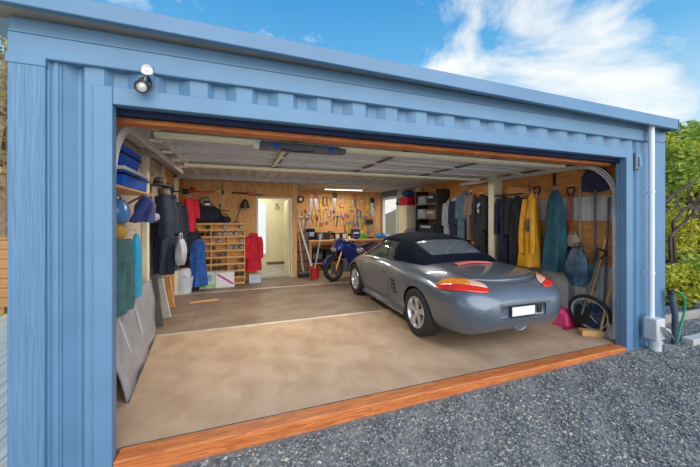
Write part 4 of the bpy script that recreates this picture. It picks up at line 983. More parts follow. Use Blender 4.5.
# local: +x forward, front axle at x=0
def bwheel(x, r_, w):
    T = Matrix.Translation((x, 0, r_)) @ Matrix.Rotation(PI / 2, 4, 'X')
    ty = MB().lathe([(r_ - .09, -w * .35), (r_ - .05, -w * .5), (r_ - .015, -w * .4), (r_, 0), (r_ - .015, w * .4), (r_ - .05, w * .5), (r_ - .09, w * .35), (r_ - .09, -w * .35)], 36, T).build('wheel', m_rubber, bkx)
    q = MB().lathe([(r_ - .105, -.03), (r_ - .085, -.035), (r_ - .085, .035), (r_ - .105, .03), (r_ - .105, -.03)], 32, T).lathe([(.0001, -.05), (.04, -.05), (.04, .05), (.0001, .05)], 14, T)
    for k in range(6):
        a = 2 * PI * k / 6; q.bar((x + .03 * math.cos(a), 0, r_ + .03 * math.sin(a)), (x + (r_ - .09) * math.cos(a), 0, r_ + (r_ - .09) * math.sin(a)), .03, .022)
    q.build('rim', m_greyd, ty)
    MB().lathe([(.07, -.075), (.145, -.075), (.145, -.068), (.07, -.068), (.07, -.075)], 28, T).build('brake_disc', m_steel, ty)
bwheel(0, .315, .13); bwheel(-1.42, .31, .17)
for s in (-1, 1):
    MB().tube([(0.0, s * .095, .31), (-.16, s * .095, .66)], .027, 10).build('fork_leg', m_gold, bkx); MB().tube([(-.14, s * .095, .62), (-.27, s * .095, .92)], .022, 10).build('fork_tube', m_gold, bkx)
    MB().tube([(-.29, s * .09, .95), (-.30, s * .30, 1.0), (-.40, s * .38, .98)], .013, 8).build('handlebar', m_black, bkx); MB().tube([(-.33, s * .33, .99), (-.43, s * .40, .975)], .02, 8).build('grip', m_rubber, bkx)
    MB().tube([(-.28, s * .22, .98), (-.24, s * .30, 1.14)], .006, 6).build('mirror_stem', m_black, bkx); MB().ell((-.24, s * .32, 1.16), (.015, .06, .035), 10, 6).build('mirror', m_black, bkx)
    MB().prism([(-.05, .78), (-.16, .92), (-.52, .80), (-.78, .60), (-.70, .40), (-.42, .36), (-.28, .52)], .03, Matrix.Translation((0, s * .19 - .015, 0))).build('side_fairing', m_bike, bkx, bev=.012)
MB().loft([[(x, w * math.cos(a), z + h * math.sin(a)) for a in [2 * PI * k / 16 for k in range(16)]] for x, w, z, h in ((-.02, .10, .78, .06), (-.08, .16, .84, .12), (-.20, .18, .92, .13), (-.30, .14, .96, .08))]).build('front_cowl', m_bike, bkx)
MB().ell((.0, 0, .79), (.03, .09, .06), 14, 8).build('headlamp', m_alloy, bkx)
MB().loft([[(x, w * math.cos(a), z + h * math.sin(a)) for a in [2 * PI * k / 16 for k in range(16)]] for x, w, z, h in ((-.36, .06, .86, .07), (-.44, .15, .86, .12), (-.62, .17, .85, .13), (-.78, .12, .80, .09))]).build('fuel_tank', m_bike, bkx)
MB().loft([[(x, w * math.cos(a), z + h * math.sin(a)) for a in [2 * PI * k / 14 for k in range(14)]] for x, w, z, h in ((-.74, .09, .80, .05), (-.95, .15, .80, .05), (-1.2, .13, .85, .05), (-1.5, .07, .90, .03))]).build('seat', m_black, bkx)
MB().loft([[(x, w * math.cos(a), z + h * math.sin(a)) for a in [2 * PI * k / 14 for k in range(14)]] for x, w, z, h in ((-.95, .12, .72, .07), (-1.3, .11, .80, .05), (-1.68, .05, .89, .03))]).build('tail_cowl', m_bike, bkx)
MB().loft([[(-.5 + u * .24, v * .17, z) for u, v in ((-1, -1), (1, -1), (1, 1), (-1, 1))] for z in (.22, .36, .52)]).build('engine', m_greyd, bkx, bev=.03)
MB().tube([(-.35, -.15, .34), (-.42, -.17, .20), (-.8, -.17, .20), (-1.0, -.19, .34)], .028, 8).build('exhaust_pipe', m_steel, bkx); MB().tube([(-1.0, -.19, .34), (-1.45, -.21, .55)], [.05, .06], 12).build('silencer', m_galv, bkx)
MB().tube([(-.28, 0, .90), (-.45, 0, .72), (-.8, 0, .62), (-.82, 0, .34)], .035, 8).build('frame', m_black, bkx); MB().tube([(-.82, .07, .36), (-1.42, .07, .31)], .03, 8).build('swing_arm', m_alloy, bkx)
MB().loft([[((.0 + (.345) * math.cos(a)), w, .315 + .345 * math.sin(a)) for w in (-.065, 0, .065)] for a in [R(20 + 12 * k) for k in range(11)]], closed=False, caps=False).build('front_mudguard', m_bike, bkx, solid=.008)
MB().tube([(-.75, .08, .30), (-.72, .24, .012)], .011, 6).build('side_stand', m_steel, bkx)

# batten light over the bench, plus two unseen ones added as fill
m_tube = bpy.data.materials.new('lit_tube'); m_tube.use_nodes = True
b = m_tube.node_tree.nodes['Principled BSDF']; b.inputs['Emission Color'].default_value = (1, .93, .74, 1); b.inputs['Emission Strength'].default_value = 1.3; b.inputs['Base Color'].default_value = (.9, .9, .8, 1)
def batten(x, y, lab, e):
    t = th('batten_or_fill_light', lab, 'light', (x, y, ZC - .001)); MB().bb((-.62, -.05, -.045), (.62, .05, 0)).build('housing', m_white, t, bev=.006)
    MB().tube([(-.58, 0, -.06), (.58, 0, -.06)], .014, 10).build('tube', m_tube, t)
    for s in (-1, 1): MB().box((s * .6, 0, -.055), (.03, .05, .04)).build('end_cap', m_white, t)
    d = bpy.data.lights.new('tube_glow', 'AREA'); d.shape = 'RECTANGLE'; d.size = 1.15; d.size_y = .08; d.energy = e; d.color = (1, .93, .80)
    o = bpy.data.objects.new('tube_glow', d); COL.objects.link(o); o.parent = t; o.location = (0, 0, -.08)
    return t
batten(1.2, 2.80, 'added fill batten light hidden behind the raised door above the dark floor sheets', 42)  # unseen, added to brighten the dark interior
batten(3.9, 2.80, 'added fill batten light hidden behind the raised door above the car', 16)  # second added fill, also out of sight
batten(3.75, 6.35, 'lit batten light on the ceiling over the workbench', 26)

# ================================================================== RIGHT WALL
# cream locker and things by the window
lk = th('locker', 'tall cream locker beside the workshop window', 'locker', (XR - .16, 5.33, 0))
MB().bb((-.15, -.24, 0), (.15, .24, 1.93)).build('body', m_cream, lk, bev=.006); dd = MB().bb((-.165, -.225, .05), (-.15, .225, 1.90)).build('door', m_creamy, lk, bev=.004); MB().box((-.172, -.18, 1.0), (.02, .02, .12)).build('handle', m_galv, dd)
sack('sports_bag', 'dark blue bag on top of the red case on the locker', 'bag', (XR - .17, 5.32, 2.185), PI / 2, .42, .26, .18, m_bluc, None, 71)
simple_box('case', 'crimson case on top of the cream locker', 'case', (XR - .17, 5.32, 1.932), (.26, .44, .24), m_red, [(.3, .4, .7, .5)], m_black)
for i, (y, z, lab) in enumerate(((6.05, 2.05, 'black headphones hanging between window and locker'), (5.78, 1.95, 'black goggles hanging between window and locker'), (5.74, 1.62, 'black torch hanging between window and locker'))):
    t = th(('headphones', 'goggles', 'torch')[i], lab, ('headphones', 'goggles', 'torch')[i], (XR - .05, y, z))
    if i == 0:
        MB().tube([(0, .09 * math.cos(a), .10 * math.sin(a)) for a in [PI * k / 10 for k in range(11)]], .012, 8).build('headband', m_black, t)
        for s in (-1, 1): MB().ell((0, s * .09, -.03), (.04, .03, .05), 10, 6).build('ear_cup', m_black, t)
    elif i == 1:
        for s in (-1, 1): MB().ell((-.01, s * .055, 0), (.035, .06, .045), 10, 6).build('lens', m_greyd, t)
        MB().tube([(.01, -.11, 0), (.02, 0, .14), (.01, .11, 0)], .010, 6).build('strap', m_black, t)
    else:
        MB().tube([(0, 0, -.12), (0, 0, .08)], .025, 10).build('barrel', m_black, t); MB().tube([(0, 0, .08), (0, 0, .13)], [.03, .045], 12).build('lamp_head', m_black, t)
# shelf unit with dark boxes
su = th('shelf_unit', 'black shelf unit with four boards on the right wall behind the car', 'shelf', (XR - .20, 4.10, 0))
for y in (-.44, .44): MB().bb((-.18, y - .015, 0), (.19, y + .015, 2.26)).build('upright', m_black, su)
ZS = (.35, .78, 1.20, 1.55, 1.90)
for z in ZS: MB().bb((-.18, -.425, z), (.19, .425, z + .025)).build('shelf_board', m_greyd, su)
for i, (y, z, w, h, m, lab) in enumerate(((3.90, 1.925, .34, .22, m_blk, 'black case at the top of the black shelf unit'), (4.30, 1.925, .30, .20, m_grc, 'grey box at the top of the black shelf unit'), (3.92, 1.575, .38, .20, m_brc, 'brown box on the second board of the black shelf unit'), (4.32, 1.575, .30, .22, m_grc, 'grey box on the second board of the black shelf unit'),
                                          (4.10, 1.225, .66, .20, m_navyc, 'long navy box on the middle board of the black shelf unit'), (3.92, .805, .36, .26, m_grc, 'grey box behind the car roof on the black shelf unit'), (4.31, .805, .30, .28, m_blk, 'black box behind the car roof on the black shelf unit'))):
    simple_box('storage_box', lab, 'box', (XR - .22, y, z + .001), (w, .30, h), m, [(.2, .55, .8, .8)], m_wallgrey, -PI / 2)
simple_box('chest', 'dark chest standing in front of the cream locker behind the car', 'chest', (5.10, 4.78, 0), (.40, .40, 1.08), M('dark_chest', (.03, .03, .04), .5), [(.08, .08, .92, .62), (.08, .68, .92, .92)], m_greyd)
sack('blanket', 'grey violet folded blanket on the dark chest behind the car roof', 'blanket', (5.10, 4.78, 1.081), 0, .40, .34, .22, M('grey_violet_wool', (.16, .16, .23), .9, 0, .2, 9), None, 73)
# clothes behind the car
RXW = XR - .14
garment('jacket', 'pale grey jacket hanging beside the black shelf unit', 'jacket', (RXW, 3.52, 1.98), -PI / 2, .16, .17, .17, .85, .18, m_grc, .5, None, 4, 81)
garment('jacket', 'black jacket with pale trim hanging between grey jacket and blue grey coat', 'jacket', (RXW, 3.28, 2.0), -PI / 2, .17, .18, .18, .80, .2, m_navyc, .5, m_grc, 4, 82)
garment('coat', 'long blue grey coat hanging behind the car', 'coat', (RXW, 3.02, 2.16), -PI / 2, .20, .22, .24, 1.25, .2, M('blue_grey_cloth', (.07, .12, .18), .8, 0, .3), .5, None, 4, 83)
garment('coat', 'brown coat hanging beside the black wetsuit', 'coat', (RXW, 2.80, 2.12), -PI / 2, .12, .13, .14, 1.0, .18, m_brc, .4, None, 3, 84)
def wetsuit(name, label, y, z, h, mat, logo=None, w=.34, seed=1):
    t = garment(name, label, 'wetsuit', (RXW, y, z), -PI / 2, w, w * .82, w * .9, h * .5, .18, mat, h * .38, None, 3, seed)
    for s in (-1, 1): MB().tube([(s * w * .2, 0, -h * .46), (s * w * .24, -.01, -h * .72), (s * w * .22, 0, -h)], [.085, .07, .05], 12).build('suit_leg', mat, t, smooth=60)
    if logo:
        MB().prism([(-.03, -.16), (.06, -.12), (.05, -.17), (-.02, -.24)], .004, Matrix.Translation((.01, -.095, -.05))).build('chest_mark', logo, t)
        MB().prism([(-.02, -.26), (.03, -.24), (.03, -.33), (-.01, -.31)], .004, Matrix.Translation((.01, -.10, -.05))).build('chest_mark', logo, t)
    return t
wetsuit('wetsuit', 'black wetsuit with pale chest marks hanging beside the cream post', 2.50, 2.05, 1.65, m_blk, m_wallgrey, .24, 85)
rl = th('coat_rail', 'black rail holding the dark wetsuits beside the cream post', 'rail', (XR - .09, 1.85, 1.99))
MB().tube([(-.09, -.28, 0), (-.09, .30, 0)], .014, 8).build('rail', m_black, rl)
for y in (-.2, .26): MB().tube([(-.09, y, 0), (.09, y, .02)], .010, 6).build('bracket', m_black, rl)
wetsuit('wetsuit', 'dark navy wetsuit on the black rail next to the cream post', 1.93, 1.97, 1.6, m_navyc, None, .20, 86)
wetsuit('wetsuit', 'charcoal wetsuit on the black rail next to the yellow oilskin', 1.68, 1.97, 1.6, m_blk, None, .18, 87)
wd_ = garment('oilskin_coat', 'yellow oilskin coat hanging between the dark wetsuit and the teal coat', 'coat', (XR - .17, 1.36, 1.98), -PI / 2, .15, .27, .38, 1.20, .20, m_yel, 0, None, 6, 88)
MB().ell((.02, -.10, -.52), (.05, .03, .11), 12, 8).build('pouch', m_greyd, wd_)
for s_ in (-1, 1): MB().tube(catmull([(s_ * .06, -.05, -.10), (s_ * .09, -.08, -.4), (s_ * .11, -.10, -.75), (s_ * .10, -.10, -.98)], 4), [.05 - .001 * k for k in range(13)], 10).build('sleeve', m_yel, wd_, smooth=60)
garment('coat', 'long dark teal coat hanging between the yellow oilskin and the red shovel', 'coat', (XR - .16, .97, 2.0), -PI / 2, .20, .29, .38, 1.22, .22, m_teal, 0, None, 6, 89)
shovel('garden_spade', 'spade with black D grip hanging behind the yellow oilskin', (XR - .03, 1.37, 2.10), 0, 1.05, m_pine, m_steel, 'D', (.18, .28), rz=-PI / 2, cat='spade')
shovel('garden_shovel', 'red handled shovel with black D grip beside the teal coat', (XR - .05, .80, 2.04), 0, 1.05, m_redp, m_steel, 'D', (.20, .28), rz=-PI / 2)
shovel('scoop_shovel', 'broad dark blue scoop shovel hanging blade up near the door track', (XR - .06, .46, 2.32), 0, 1.75, m_greyd, M('navy_plastic', (.015, .022, .07), .45), None, (.36, .36), True, rz=-PI / 2)
def longtool(name, label, y0, y1, z0, z1, hm, head, cat, x=None):
    t = th(name, label, cat, (x or XR - .035, 0, 0)); MB().tube([(0, y0, z0), (0, y1, z1)], .014, 8).build('handle', hm, t)
    q = MB()
    if head == 'rake':
        q.bar((0, y0 - .17, z0), (0, y0 + .17, z0), .02, .02)
        for k in range(9): q.bar((0, y0 - .16 + .04 * k, z0), (-.03, y0 - .16 + .04 * k, z0 - .08), .008, .008)
    elif head == 'hoe': q.bb((-.03, y0 - .08, z0 - .12), (-.018, y0 + .08, z0))
    else:
        for k in range(4): q.tube([(0, y0, z0 + .03), (-.01, y0 - .075 + .05 * k, z0 - .04), (-.01, y0 - .075 + .05 * k, z0 - .24)], .008, 6)
    q.build('head', m_steel, t); return t
longtool('garden_fork', 'wooden garden fork hanging between the teal coat and the red shovel', .68, .68, 1.22, 2.0, m_greytim, 'fork', 'fork')
longtool('garden_hoe', 'dark handled hoe leaning behind the scoop shovel', .36, .30, .35, 1.85, m_greyd, 'hoe', 'hoe', XR - .04)
longtool('garden_rake', 'wooden handled rake leaning beside the door track', .58, .30, .12, 1.30, m_pine, 'rake', 'rake', XR - .10)
lc = th('wire_loop', 'thin grey wire hanging on the plywood beside the yellow oilskin', 'wire', (XR - .012, 1.52, 2.1))
MB().tube([(0, 0, .1), (0, .01, -.1), (-.01, .03, -.3), (-.01, -.02, -.45)], .006, 6).build('wire', m_greyd, lc); MB().box((0, 0, .10), (.02, .02, .04)).build('nail', m_steel, lc)
sl_ = th('hanging_strap', 'black strap hanging above the teal coat on the plywood', 'strap', (XR - .014, 1.08, 2.28))
MB().bb((-.008, -.02, -.20), (.0, .02, .05)).build('webbing', m_black, sl_); MB().box((-.008, 0, -.21), (.02, .05, .04)).build('buckle', m_steel, sl_)
sack('plastic_sack', 'crumpled blue grey plastic sack hanging under the red shovel', 'sack', (XR - .20, .60, .62), -PI / 2, .28, .20, .52, m_bag, .08, 91, amp=.13)
sack('small_sack', 'beige canvas pouch hanging below the red shovel blade', 'pouch', (XR - .10, .74, 1.16), -PI / 2, .20, .10, .18, M('beige_canvas', (.40, .29, .20), .8, 0, .2), .03, 92)
wr_ = th('white_board', 'grey white sheet leaning on the wall behind the pink dustpan', 'sheet', (XR - .12, 1.05, 0))
MB().prism([(-.24, 0), (.24, 0), (.24, .62), (.02, 1.0), (-.20, .95)], .012, Matrix.Rotation(-PI / 2, 4, 'Z') @ Matrix.Rotation(R(-4), 4, 'X')).build('sheet', m_wallgrey, wr_)
# black hooped basket / wheel
wh = th('bicycle_wheel', 'black bicycle wheel standing against the right wall beside the dustpan', 'wheel', (XR - .17, .46, .27), 0)
wh.rotation_euler = (0, R(-14), R(6)); TX = Matrix.Rotation(PI / 2, 4, 'Y')
MB().lathe([(.225, -.02), (.25, -.026), (.268, -.012), (.27, 0), (.268, .012), (.25, .026), (.225, .02), (.222, 0), (.225, -.02)], 36, TX).build('tyre', m_rubber, wh)
MB().lathe([(.21, -.014), (.226, -.016), (.226, .016), (.21, .014), (.21, -.014)], 36, TX).build('rim', m_galv, wh); MB().lathe([(.0001, -.04), (.02, -.04), (.02, .04), (.0001, .04)], 12, TX).build('hub', m_steel, wh)
q = MB()
for k in range(20):
    a = 2 * PI * k / 20; q.tube([(.02 * (-1) ** k, .018 * math.cos(a + .5), .018 * math.sin(a + .5)), (0, .213 * math.cos(a), .213 * math.sin(a))], .0022, 4)
q.build('spokes', m_steel, wh)
MB().ell((.02, .05, -.02), (.03, .13, .14), 14, 8).build('cover', m_navy, wh) if False else None
# dark blue tub seen inside the wheel
crate('storage_tub', 'dark blue tub behind the bicycle wheel', (XR - .085, .47, .0), -PI / 2, .30, .09, .36, M('dark_blue_tub', (.01, .045, .11), .4), None, None)
pk = th('dustpan', 'pink plastic lidded dustpan on the floor beside the car bumper', 'dustpan', PX(569, 325, 2, 0) + Vector((0, .08, 0)), R(8)); pk.scale = (1.05, 1.15, 1.25)
MB().loft([[(x * .17 * k, y * .13 * k - o_, z) for x, y in ((-1, -1), (1, -1), (1, 1), (-1, 1))] for k, z, o_ in ((1, 0.0, 0), (.98, .03, 0), (.86, .15, -.02), (.6, .19, -.03))]).build('hood', m_pink, pk, bev=.015)
MB().bb((-.26, -.17, .0), (.16, -.10, .02)).build('scoop_lip', M('deep_pink', (.50, .02, .10), .35), pk, bev=.006); MB().bb((-.07, .02, .18), (.07, .07, .215)).build('grip', m_pink, pk, bev=.012)
bl_ = PX(592, 330, 2, 0); tag(MB().bb((-.20, -.055, 0), (.20, .055, .075)).build('timber_block', m_pine, bev=.004), 'pine timber block on the floor under the bicycle wheel', 'timber')
o = bpy.data.objects['timber_block']; o.location = (5.29, .36, 0); o.rotation_euler = (0, 0, R(-32))
for i, (ya, yb, h, m, lab) in enumerate(((.34, .22, .95, m_pine, 'thin pine stake leaning in the corner by the door track'), (.26, .16, .70, m_greytim, 'weathered timber stake leaning in the corner by the door track'), (.20, .30, .55, m_wallgrey, 'pale timber stake leaning in the corner by the door track'))):
    tag(MB().bar((XR - .17, ya, 0.006), (XR - .06, yb, h), .045, .022).build('stake', m, bev=.002), lab, 'stake')
sh2 = shovel('digging_shovel', 'black D grip shovel leaning beside the bicycle wheel', (XR - .12, .34, 1.16), R(0), 1.10, m_greyd, m_black, 'D', (.20, .26), rz=-PI / 2)
sh2.rotation_euler = (R(-6), R(12), -PI / 2)

# ================================================================== FRONT FIXTURES
fx = th('security_light', 'twin headed chrome security light on the blue header', 'security light', (.185, -.03, 2.462)); fx.scale = (.85, .85, .85)
MB().lathe([(.045, 0), (.05, .012), (.04, .02), (.0001, .021)], 20, Matrix.Translation((0, -.0, 0)) @ Matrix.Rotation(PI / 2, 4, 'X')).build('base', m_black, fx)
for (x, z, nme, m) in ((.035, .065, 'lamp_head', m_white), (-.005, -.045, 'sensor_head', m_greyd)):
    Q = Matrix.Translation((x * .3, -.02, z * .3)); d = Vector((x - x * .3, -.085, z - z * .3))
    MB().tube([(0, -.015, 0), (x * .5, -.045, z * .5), (x, -.06, z)], .010, 8).build('arm', m_chrome, fx)
    T = Matrix.Translation((x, -.06, z)) @ Matrix.Rotation(R(78 if z > 0 else 112), 4, 'X')
    hd = MB().lathe([(.0001, -.045), (.028, -.04), (.040, -.01), (.046, .04), (.040, .045), (.036, .02), (.0001, .015)], 22, T).build(nme, m_chrome if z > 0 else m_black, fx)
    MB().lathe([(.0001, .030), (.02, .028), (.037, .022), (.037, .018), (.0001, .018)], 20, T).build('lens', m if z > 0 else m_galv, hd); MB().lathe([(.0001, .036), (.010, .034), (.012, .026), (.0001, .026)], 12, T).build('bulb', m_wallgrey if z > 0 else m_white, hd)
la = th('door_latch', 'small blue steel latch box beside the opening', 'latch', (5.42, -.02, 2.27))
MB().bb((-.045, -.02, -.09), (.045, .05, .10)).build('case', m_blue, la, bev=.01); MB().bb((-.07, -.015, -.10), (-.045, .05, .11)).build('side_plate', m_greyd, la); MB().box((.0, -.028, .0), (.05, .018, .12)).build('lever', m_blue, la, bev=.006)  # dark grey plate along the side of the latch case
# downpipe
dpz = th('downpipe', 'white round downpipe on the right end of the blue front', 'downpipe', (5.565, -.085, 0))
MB().tube([(0, 0, .22), (0, 0, 2.66), (0, -.005, 2.72)], .031, 16).build('pipe', m_pvc, dpz)
for z in (.9, 1.9): MB().lathe([(.031, -.012), (.037, -.012), (.037, .012), (.031, .012)], 16, Matrix.Translation((0, 0, z))).build('collar', m_pvc, dpz); MB().box((0, .05, z), (.03, .06, .02)).build('clip', m_pvc, dpz)
lfd = th('leaf_diverter', 'pale grey rain water diverter box at the foot of the downpipe', 'diverter', (5.565, -.12, 0))
MB().bb((-.10, -.07, .10), (.07, .07, .36)).build('box', m_boxgrey, lfd, bev=.012); MB().prism([(-.04, .28), (.06, .24), (.10, .14), (.02, .18)], .06, Matrix.Translation((0, -.125, 0))).build('screen_hood', m_boxgrey, lfd, bev=.008)
MB().tube([(.0, 0, .10), (.0, 0, -.06)], .062, 18).build('outlet', m_boxgrey, lfd); MB().lathe([(.066, -.012), (.072, -.012), (.072, .02), (.066, .02)], 18, Matrix.Translation((0, 0, .06))).build('collar', m_boxgrey, lfd)
q = MB()
for k in range(5): q.bar((-.02 + .016 * k, -.132, .25 - .012 * k), (.02 + .016 * k, -.150, .17 - .012 * k), .006, .006)
q.build('grille', m_greyd, lfd)
pp = th('standpipe', 'dark grey standpipe at the right corner of the garage', 'pipe', (5.98, -.12, 0))
MB().tube([(0, 0, -.06), (.0, -.005, .35), (-.03, .02, .62)], .032, 12).build('pipe', M('slate_pipe', (.05, .07, .10), .5), pp); MB().tube([(-.03, .02, .60), (-.032, .022, .66)], .038, 12).build('cap', m_black, pp)
hs = th('garden_hose', 'green garden hose looping from the dark standpipe', 'hose', (5.98, -.12, 0))
MB().tube(catmull([(.0, .0, .66), (.08, -.02, .62), (.17, -.02, .52), (.19, -.01, .36), (.12, 0, .16), (.06, 0, -.02), (.05, -.02, -.04)], 6), .013, 8).build('hose', m_hose, hs); MB().tube([(-.02, .005, .665), (.03, -.005, .655)], .018, 8).build('tap_fitting', M('brass', (.45, .28, .10), .35, .8), hs)
# small pipe bracket inside the opening

# ================================================================== SURROUNDINGS
# bank on the right
def bankz(x, y):
    d = (x - 9.0) * .9 + (y - 1.0) * .25
    return -.10 + max(0, d) * .42 + .10 * math.sin(x * 1.3 + y) * min(1, max(0, d))
q = MB(); q.sheet([[(6.6 + 14 * i / 28, -1.5 + 18 * j / 30, bankz(6.6 + 14 * i / 28, -1.5 + 18 * j / 30) - .04) for i in range(29)] for j in range(31)])
st(q.build('hillside', m_soil))
kb = tag(MB().bb((6.12, -.24, -.12), (9.0, -.12, .05)).build('kerb', m_conc, bev=.01), 'pale concrete kerb beside the gravel at the right corner', 'kerb')
pf = th('plank_rail', 'weathered grey plank rail in front of the bushes', 'rail', (6.7, .34, 0))
MB().bb((-.5, 0, -.04), (3.0, .04, .11)).build('plank', m_greytim, pf, bev=.004)
for x in (-.3, 1.2, 2.7): MB().bb((x, .04, -.2), (x + .09, .13, .18)).build('post', m_greytim, pf)
m_lf = {}
def leafmat(name, a, b, c):
    m = bpy.data.materials.new(name); m.use_nodes = True; t = m.node_tree; gi = t.nodes.new('ShaderNodeNewGeometry'); r = t.nodes.new('ShaderNodeValToRGB')
    ramp(r, [(0, (*a, 1)), (.5, (*b, 1)), (1, (*c, 1))]); t.links.new(gi.outputs['Random Per Island'], r.inputs[0]); bs = t.nodes['Principled BSDF']; t.links.new(r.outputs[0], bs.inputs['Base Color']); bs.inputs['Roughness'].default_value = .6
    tr = t.nodes.new('ShaderNodeBsdfTranslucent'); t.links.new(r.outputs[0], tr.inputs[0]); ms = t.nodes.new('ShaderNodeMixShader'); ms.inputs[0].default_value = .4
    out = [n for n in t.nodes if n.type == 'OUTPUT_MATERIAL'][0]; t.links.new(bs.outputs[0], ms.inputs[1]); t.links.new(tr.outputs[0], ms.inputs[2]); t.links.new(ms.outputs[0], out.inputs[0])
    return m
lmY = leafmat('leaf_yellow_green', (.34, .40, .02), (.64, .62, .05), (.90, .78, .16)); lmG = leafmat('leaf_green', (.12, .22, .02), (.32, .45, .05), (.60, .64, .12)); lmB = leafmat('leaf_olive_brown', (.14, .10, .05), (.34, .28, .11), (.55, .46, .20))
def shrub(name, label, cat, loc, rx, ry, rz_, n, mat, seed, ls=.07, trunk=.5, group=None):
    rg = random.Random(seed); t = th(name, label, cat, loc, 0, group); q = MB(); lobes = [(Vector((rg.uniform(-.6, .6) * rx, rg.uniform(-.6, .6) * ry, trunk + rz_ * rg.uniform(.15, 1.6))), rg.uniform(.35, .6)) for _ in range(14)]
    vs = []; fs = []
    for i in range(n):
        c, r_ = rg.choice(lobes); d = Vector((rg.gauss(0, 1), rg.gauss(0, 1), rg.gauss(0, 1))).normalized(); rad = rg.uniform(.55, 1.0) ** .5
        p = c + Vector((d.x * rx, d.y * ry, d.z * rz_)) * r_ * rad
        if p.z < .05: p.z = .05 + rg.random() * .3
        s = ls * rg.uniform(.6, 1.4); u = Vector((rg.gauss(0, 1), rg.gauss(0, 1), rg.gauss(0, .6))).normalized(); v = u.cross(d + Vector((.01, .3, .2)))
        if v.length < .1: v = Vector((1, 0, 0))
        v = v.normalized(); o = len(vs); vs += [tuple(p - u * s), tuple(p - v * s * .45), tuple(p + u * s), tuple(p + v * s * .45 + d * s * .15)]; fs.append((o, o + 1, o + 2, o + 3))
    q.v = vs; q.f = fs
    me = bpy.data.meshes.new('foliage'); me.from_pydata(vs, [], fs); me.materials.append(mat); f = bpy.data.objects.new('foliage', me); COL.objects.link(f); f.parent = t
    for i in range(5):
        c, r_ = lobes[i]; MB().tube(catmull([(rg.uniform(-.05, .05), rg.uniform(-.05, .05), -.25), (c.x * .3, c.y * .3, c.z * .45), (c.x, c.y, c.z)], 4), [.05 * rx * (1 - k / 11) + .008 for k in range(9)], 6).build('stem', m_bark, t)
    return t
def onhill(px, dist):
    d = _f + _r * ((px - 350) / FPX); p = CAMP + d * dist; return Vector((p.x, p.y, bankz(p.x, p.y) - .03))
for i, (px, dist, rx, rz_, n, mat, lab, ls) in enumerate((
    (668, 5.9, .42, .42, 2200, lmY, 'low yellow green bush behind the standpipe', .04), (690, 5.7, .5, .46, 2600, lmY, 'low yellow green bush behind the plank rail', .04),
    (712, 5.9, .5, .5, 1600, lmG, 'rounded green bush at the far end of the plank rail', .045),
    (672, 7.2, .75, .70, 3000, lmY, 'tall yellow green shrub behind the low bushes', .05), (702, 7.4, .85, .62, 2600, lmB, 'brown twiggy shrub on the bank', .05),
    (664, 9.0, .9, .98, 3400, lmG, 'green tree rising behind the roof corner', .07), (690, 9.2, 1.0, .92, 3800, lmY, 'yellow green tree at the top of the bank', .07), (714, 9.5, 1.0, 1.05, 2800, lmG, 'dark green tree at the top of the bank', .07),
    (680, 12.5, 1.3, .8, 3000, lmG, 'distant green tree behind the bank', .10))):
    shrub('tree' if i > 4 else 'shrub', lab, 'tree' if i > 4 else 'shrub', onhill(px, dist), rx, rx, rz_, n, mat, 100 + i, ls, .1 if i < 5 else .4)
for i, (px, d, z0, dz, ln) in enumerate(((682, 6.5, 1.05, .35, 1.6), (694, 6.6, .95, -.1, 1.5), (690, 6.4, 1.25, .55, 1.4))):
    p = onhill(px, d); rg = random.Random(i); t = th('dead_branch', ('bare brown branch arching over the low bushes', 'bare brown branch lying level on the bank', 'steep bare branch leaning on the bank')[i], 'branch', (p.x, p.y, p.z)); zz = 2.0 - p.z - .3 * i + .2
    MB().tube(catmull([(-ln * .5, 0, zz - .4), (-.1, .05, zz - .1), (ln * .3, 0, zz + dz * .5), (ln * .6, .1, zz + dz)], 5), [.035 - .0018 * k for k in range(16)], 6).build('limb', m_bark, t)
    for k in range(5):
        x = -ln * .3 + ln * .18 * k; MB().tube([(x, 0, zz - .2 + .1 * k * .8), (x + rg.uniform(-.2, .3), rg.uniform(-.2, .2), zz + rg.uniform(-.5, .6)), (x + rg.uniform(-.3, .5), rg.uniform(-.2, .2), zz + rg.uniform(-.6, .8))], [.014, .009, .004], 5).build('twig', m_bark, t)
    MB().tube([(-ln * .45, 0, -.2), (-ln * .5, 0, zz - .4)], [.045, .03], 6).build('limb', m_bark, t)
# deck, fence and grass on the left
dk = th('deck', 'pale timber deck beside the left corner of the garage', 'deck', (-1.85, 2.0, -.16))
src = None
for k in range(17):
    o = MB().bb((-.067, -3.2, 0), (.067, 3.1, .04)).build('plank', m_deck, dk, bev=.003) if src is None else share(src, 'plank', dk)
    src = src or o; o.location = (-1.15 + k * .142, 0, 0)
MB().bb((-1.2, -3.1, -.10), (1.2, 3.0, -.005)).build('joists', m_greytim, dk)
fe = th('timber_fence', 'orange brown boarded timber fence beyond the deck', 'fence', (-3.4, 5.15, -.12))
src = None
for k in range(7):
    o = MB().bb((-1.5, 0, 0), (2.75, .03, .17)).build('board', m_rail, fe, bev=.003) if src is None else share(src, 'board', fe)
    src = src or o; o.location = (0, 0, .05 + k * .178)
for x in (-1.4, .0, 1.3, 2.6): MB().bb((x, .03, -.2), (x + .1, .13, 1.32)).build('post', m_rail, fe)
MB().bb((-1.5, -.03, 1.30), (2.75, .12, 1.34)).build('cap_rail', m_rail, fe)
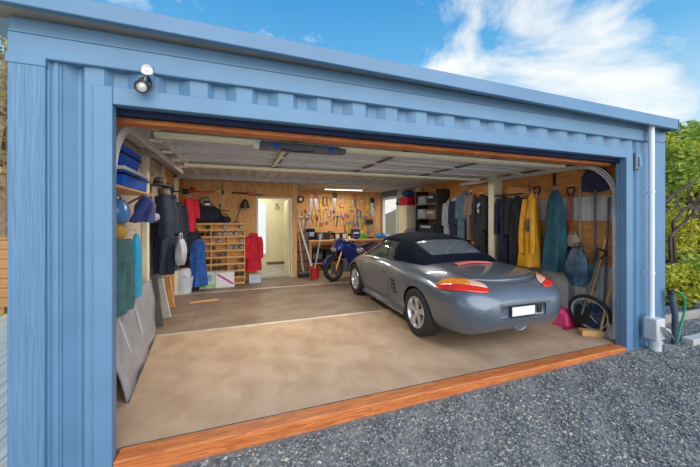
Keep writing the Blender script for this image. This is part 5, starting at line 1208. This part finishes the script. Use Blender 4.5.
q = MB(); q.sheet([[(-26 + 25 * i / 24, 5.4 + 22 * j / 24, -.15 + max(0, (22 * j / 24)) * .17 + .12 * math.sin(i + j * .7)) for i in range(25)] for j in range(25)])
st(q.build('grass_slope', m_grass))
q = MB(); q.sheet([[(-9 + 8.2 * i / 10, -4.2 + 9.8 * j / 10, -.20) for i in range(11)] for j in range(11)]); st(q.build('lawn', m_grass))
def left_tree(px, dist, h, r_, lab, seed, fol):
    d = _f + _r * ((px - 350) / FPX); p = CAMP + d * dist; z = -.15 + max(0, p.y - 5.4) * .17 - .1
    t = th('tree', lab, 'tree', (p.x, p.y, z)); rg = random.Random(seed)
    MB().tube(catmull([(0, 0, -.2), (.05, 0, h * .3), (-.05, .05, h * .65), (.05, 0, h)], 5), [r_ * (1 - .045 * k) for k in range(16)], 10).build('trunk', M('tan_bark_%d' % seed, (.22, .16, .11), .9, 0, .35, 7, .5), t)
    for k in range(6):
        a = rg.uniform(0, 6.28); z0 = h * rg.uniform(.3, .8); MB().tube([(0, 0, z0), (math.cos(a) * .4, math.sin(a) * .4, z0 + .3), (math.cos(a) * 1.0, math.sin(a) * 1.0, z0 + .5)], [.05, .03, .012], 6).build('branch', m_bark, t)
    vs = []; fs = []
    for k in range(fol):
        pz = h * rg.uniform(.25, 1.1); a = rg.uniform(0, 6.28); rr_ = rg.uniform(.15, 1.5); c = Vector((math.cos(a) * rr_, math.sin(a) * rr_, pz)); u = Vector((rg.gauss(0, 1), rg.gauss(0, 1), rg.gauss(0, 1))).normalized() * .11; v = u.cross(Vector((.3, .5, .8))).normalized() * .05; o = len(vs)
        vs += [tuple(c - u), tuple(c - v), tuple(c + u), tuple(c + v)]; fs.append((o, o + 1, o + 2, o + 3))
    me = bpy.data.meshes.new('foliage'); me.from_pydata(vs, [], fs); me.materials.append(lmB); f = bpy.data.objects.new('foliage', me); COL.objects.link(f); f.parent = t
left_tree(3, 9.5, 6, .16, 'tan trunked tree on the grass behind the fence', 1, 900); left_tree(9, 12, 7, .15, 'slim tree with bare limbs farther up the grass slope', 2, 900); left_tree(-6, 11, 7, .2, 'thick trunked tree at the deck side of the slope', 3, 900)
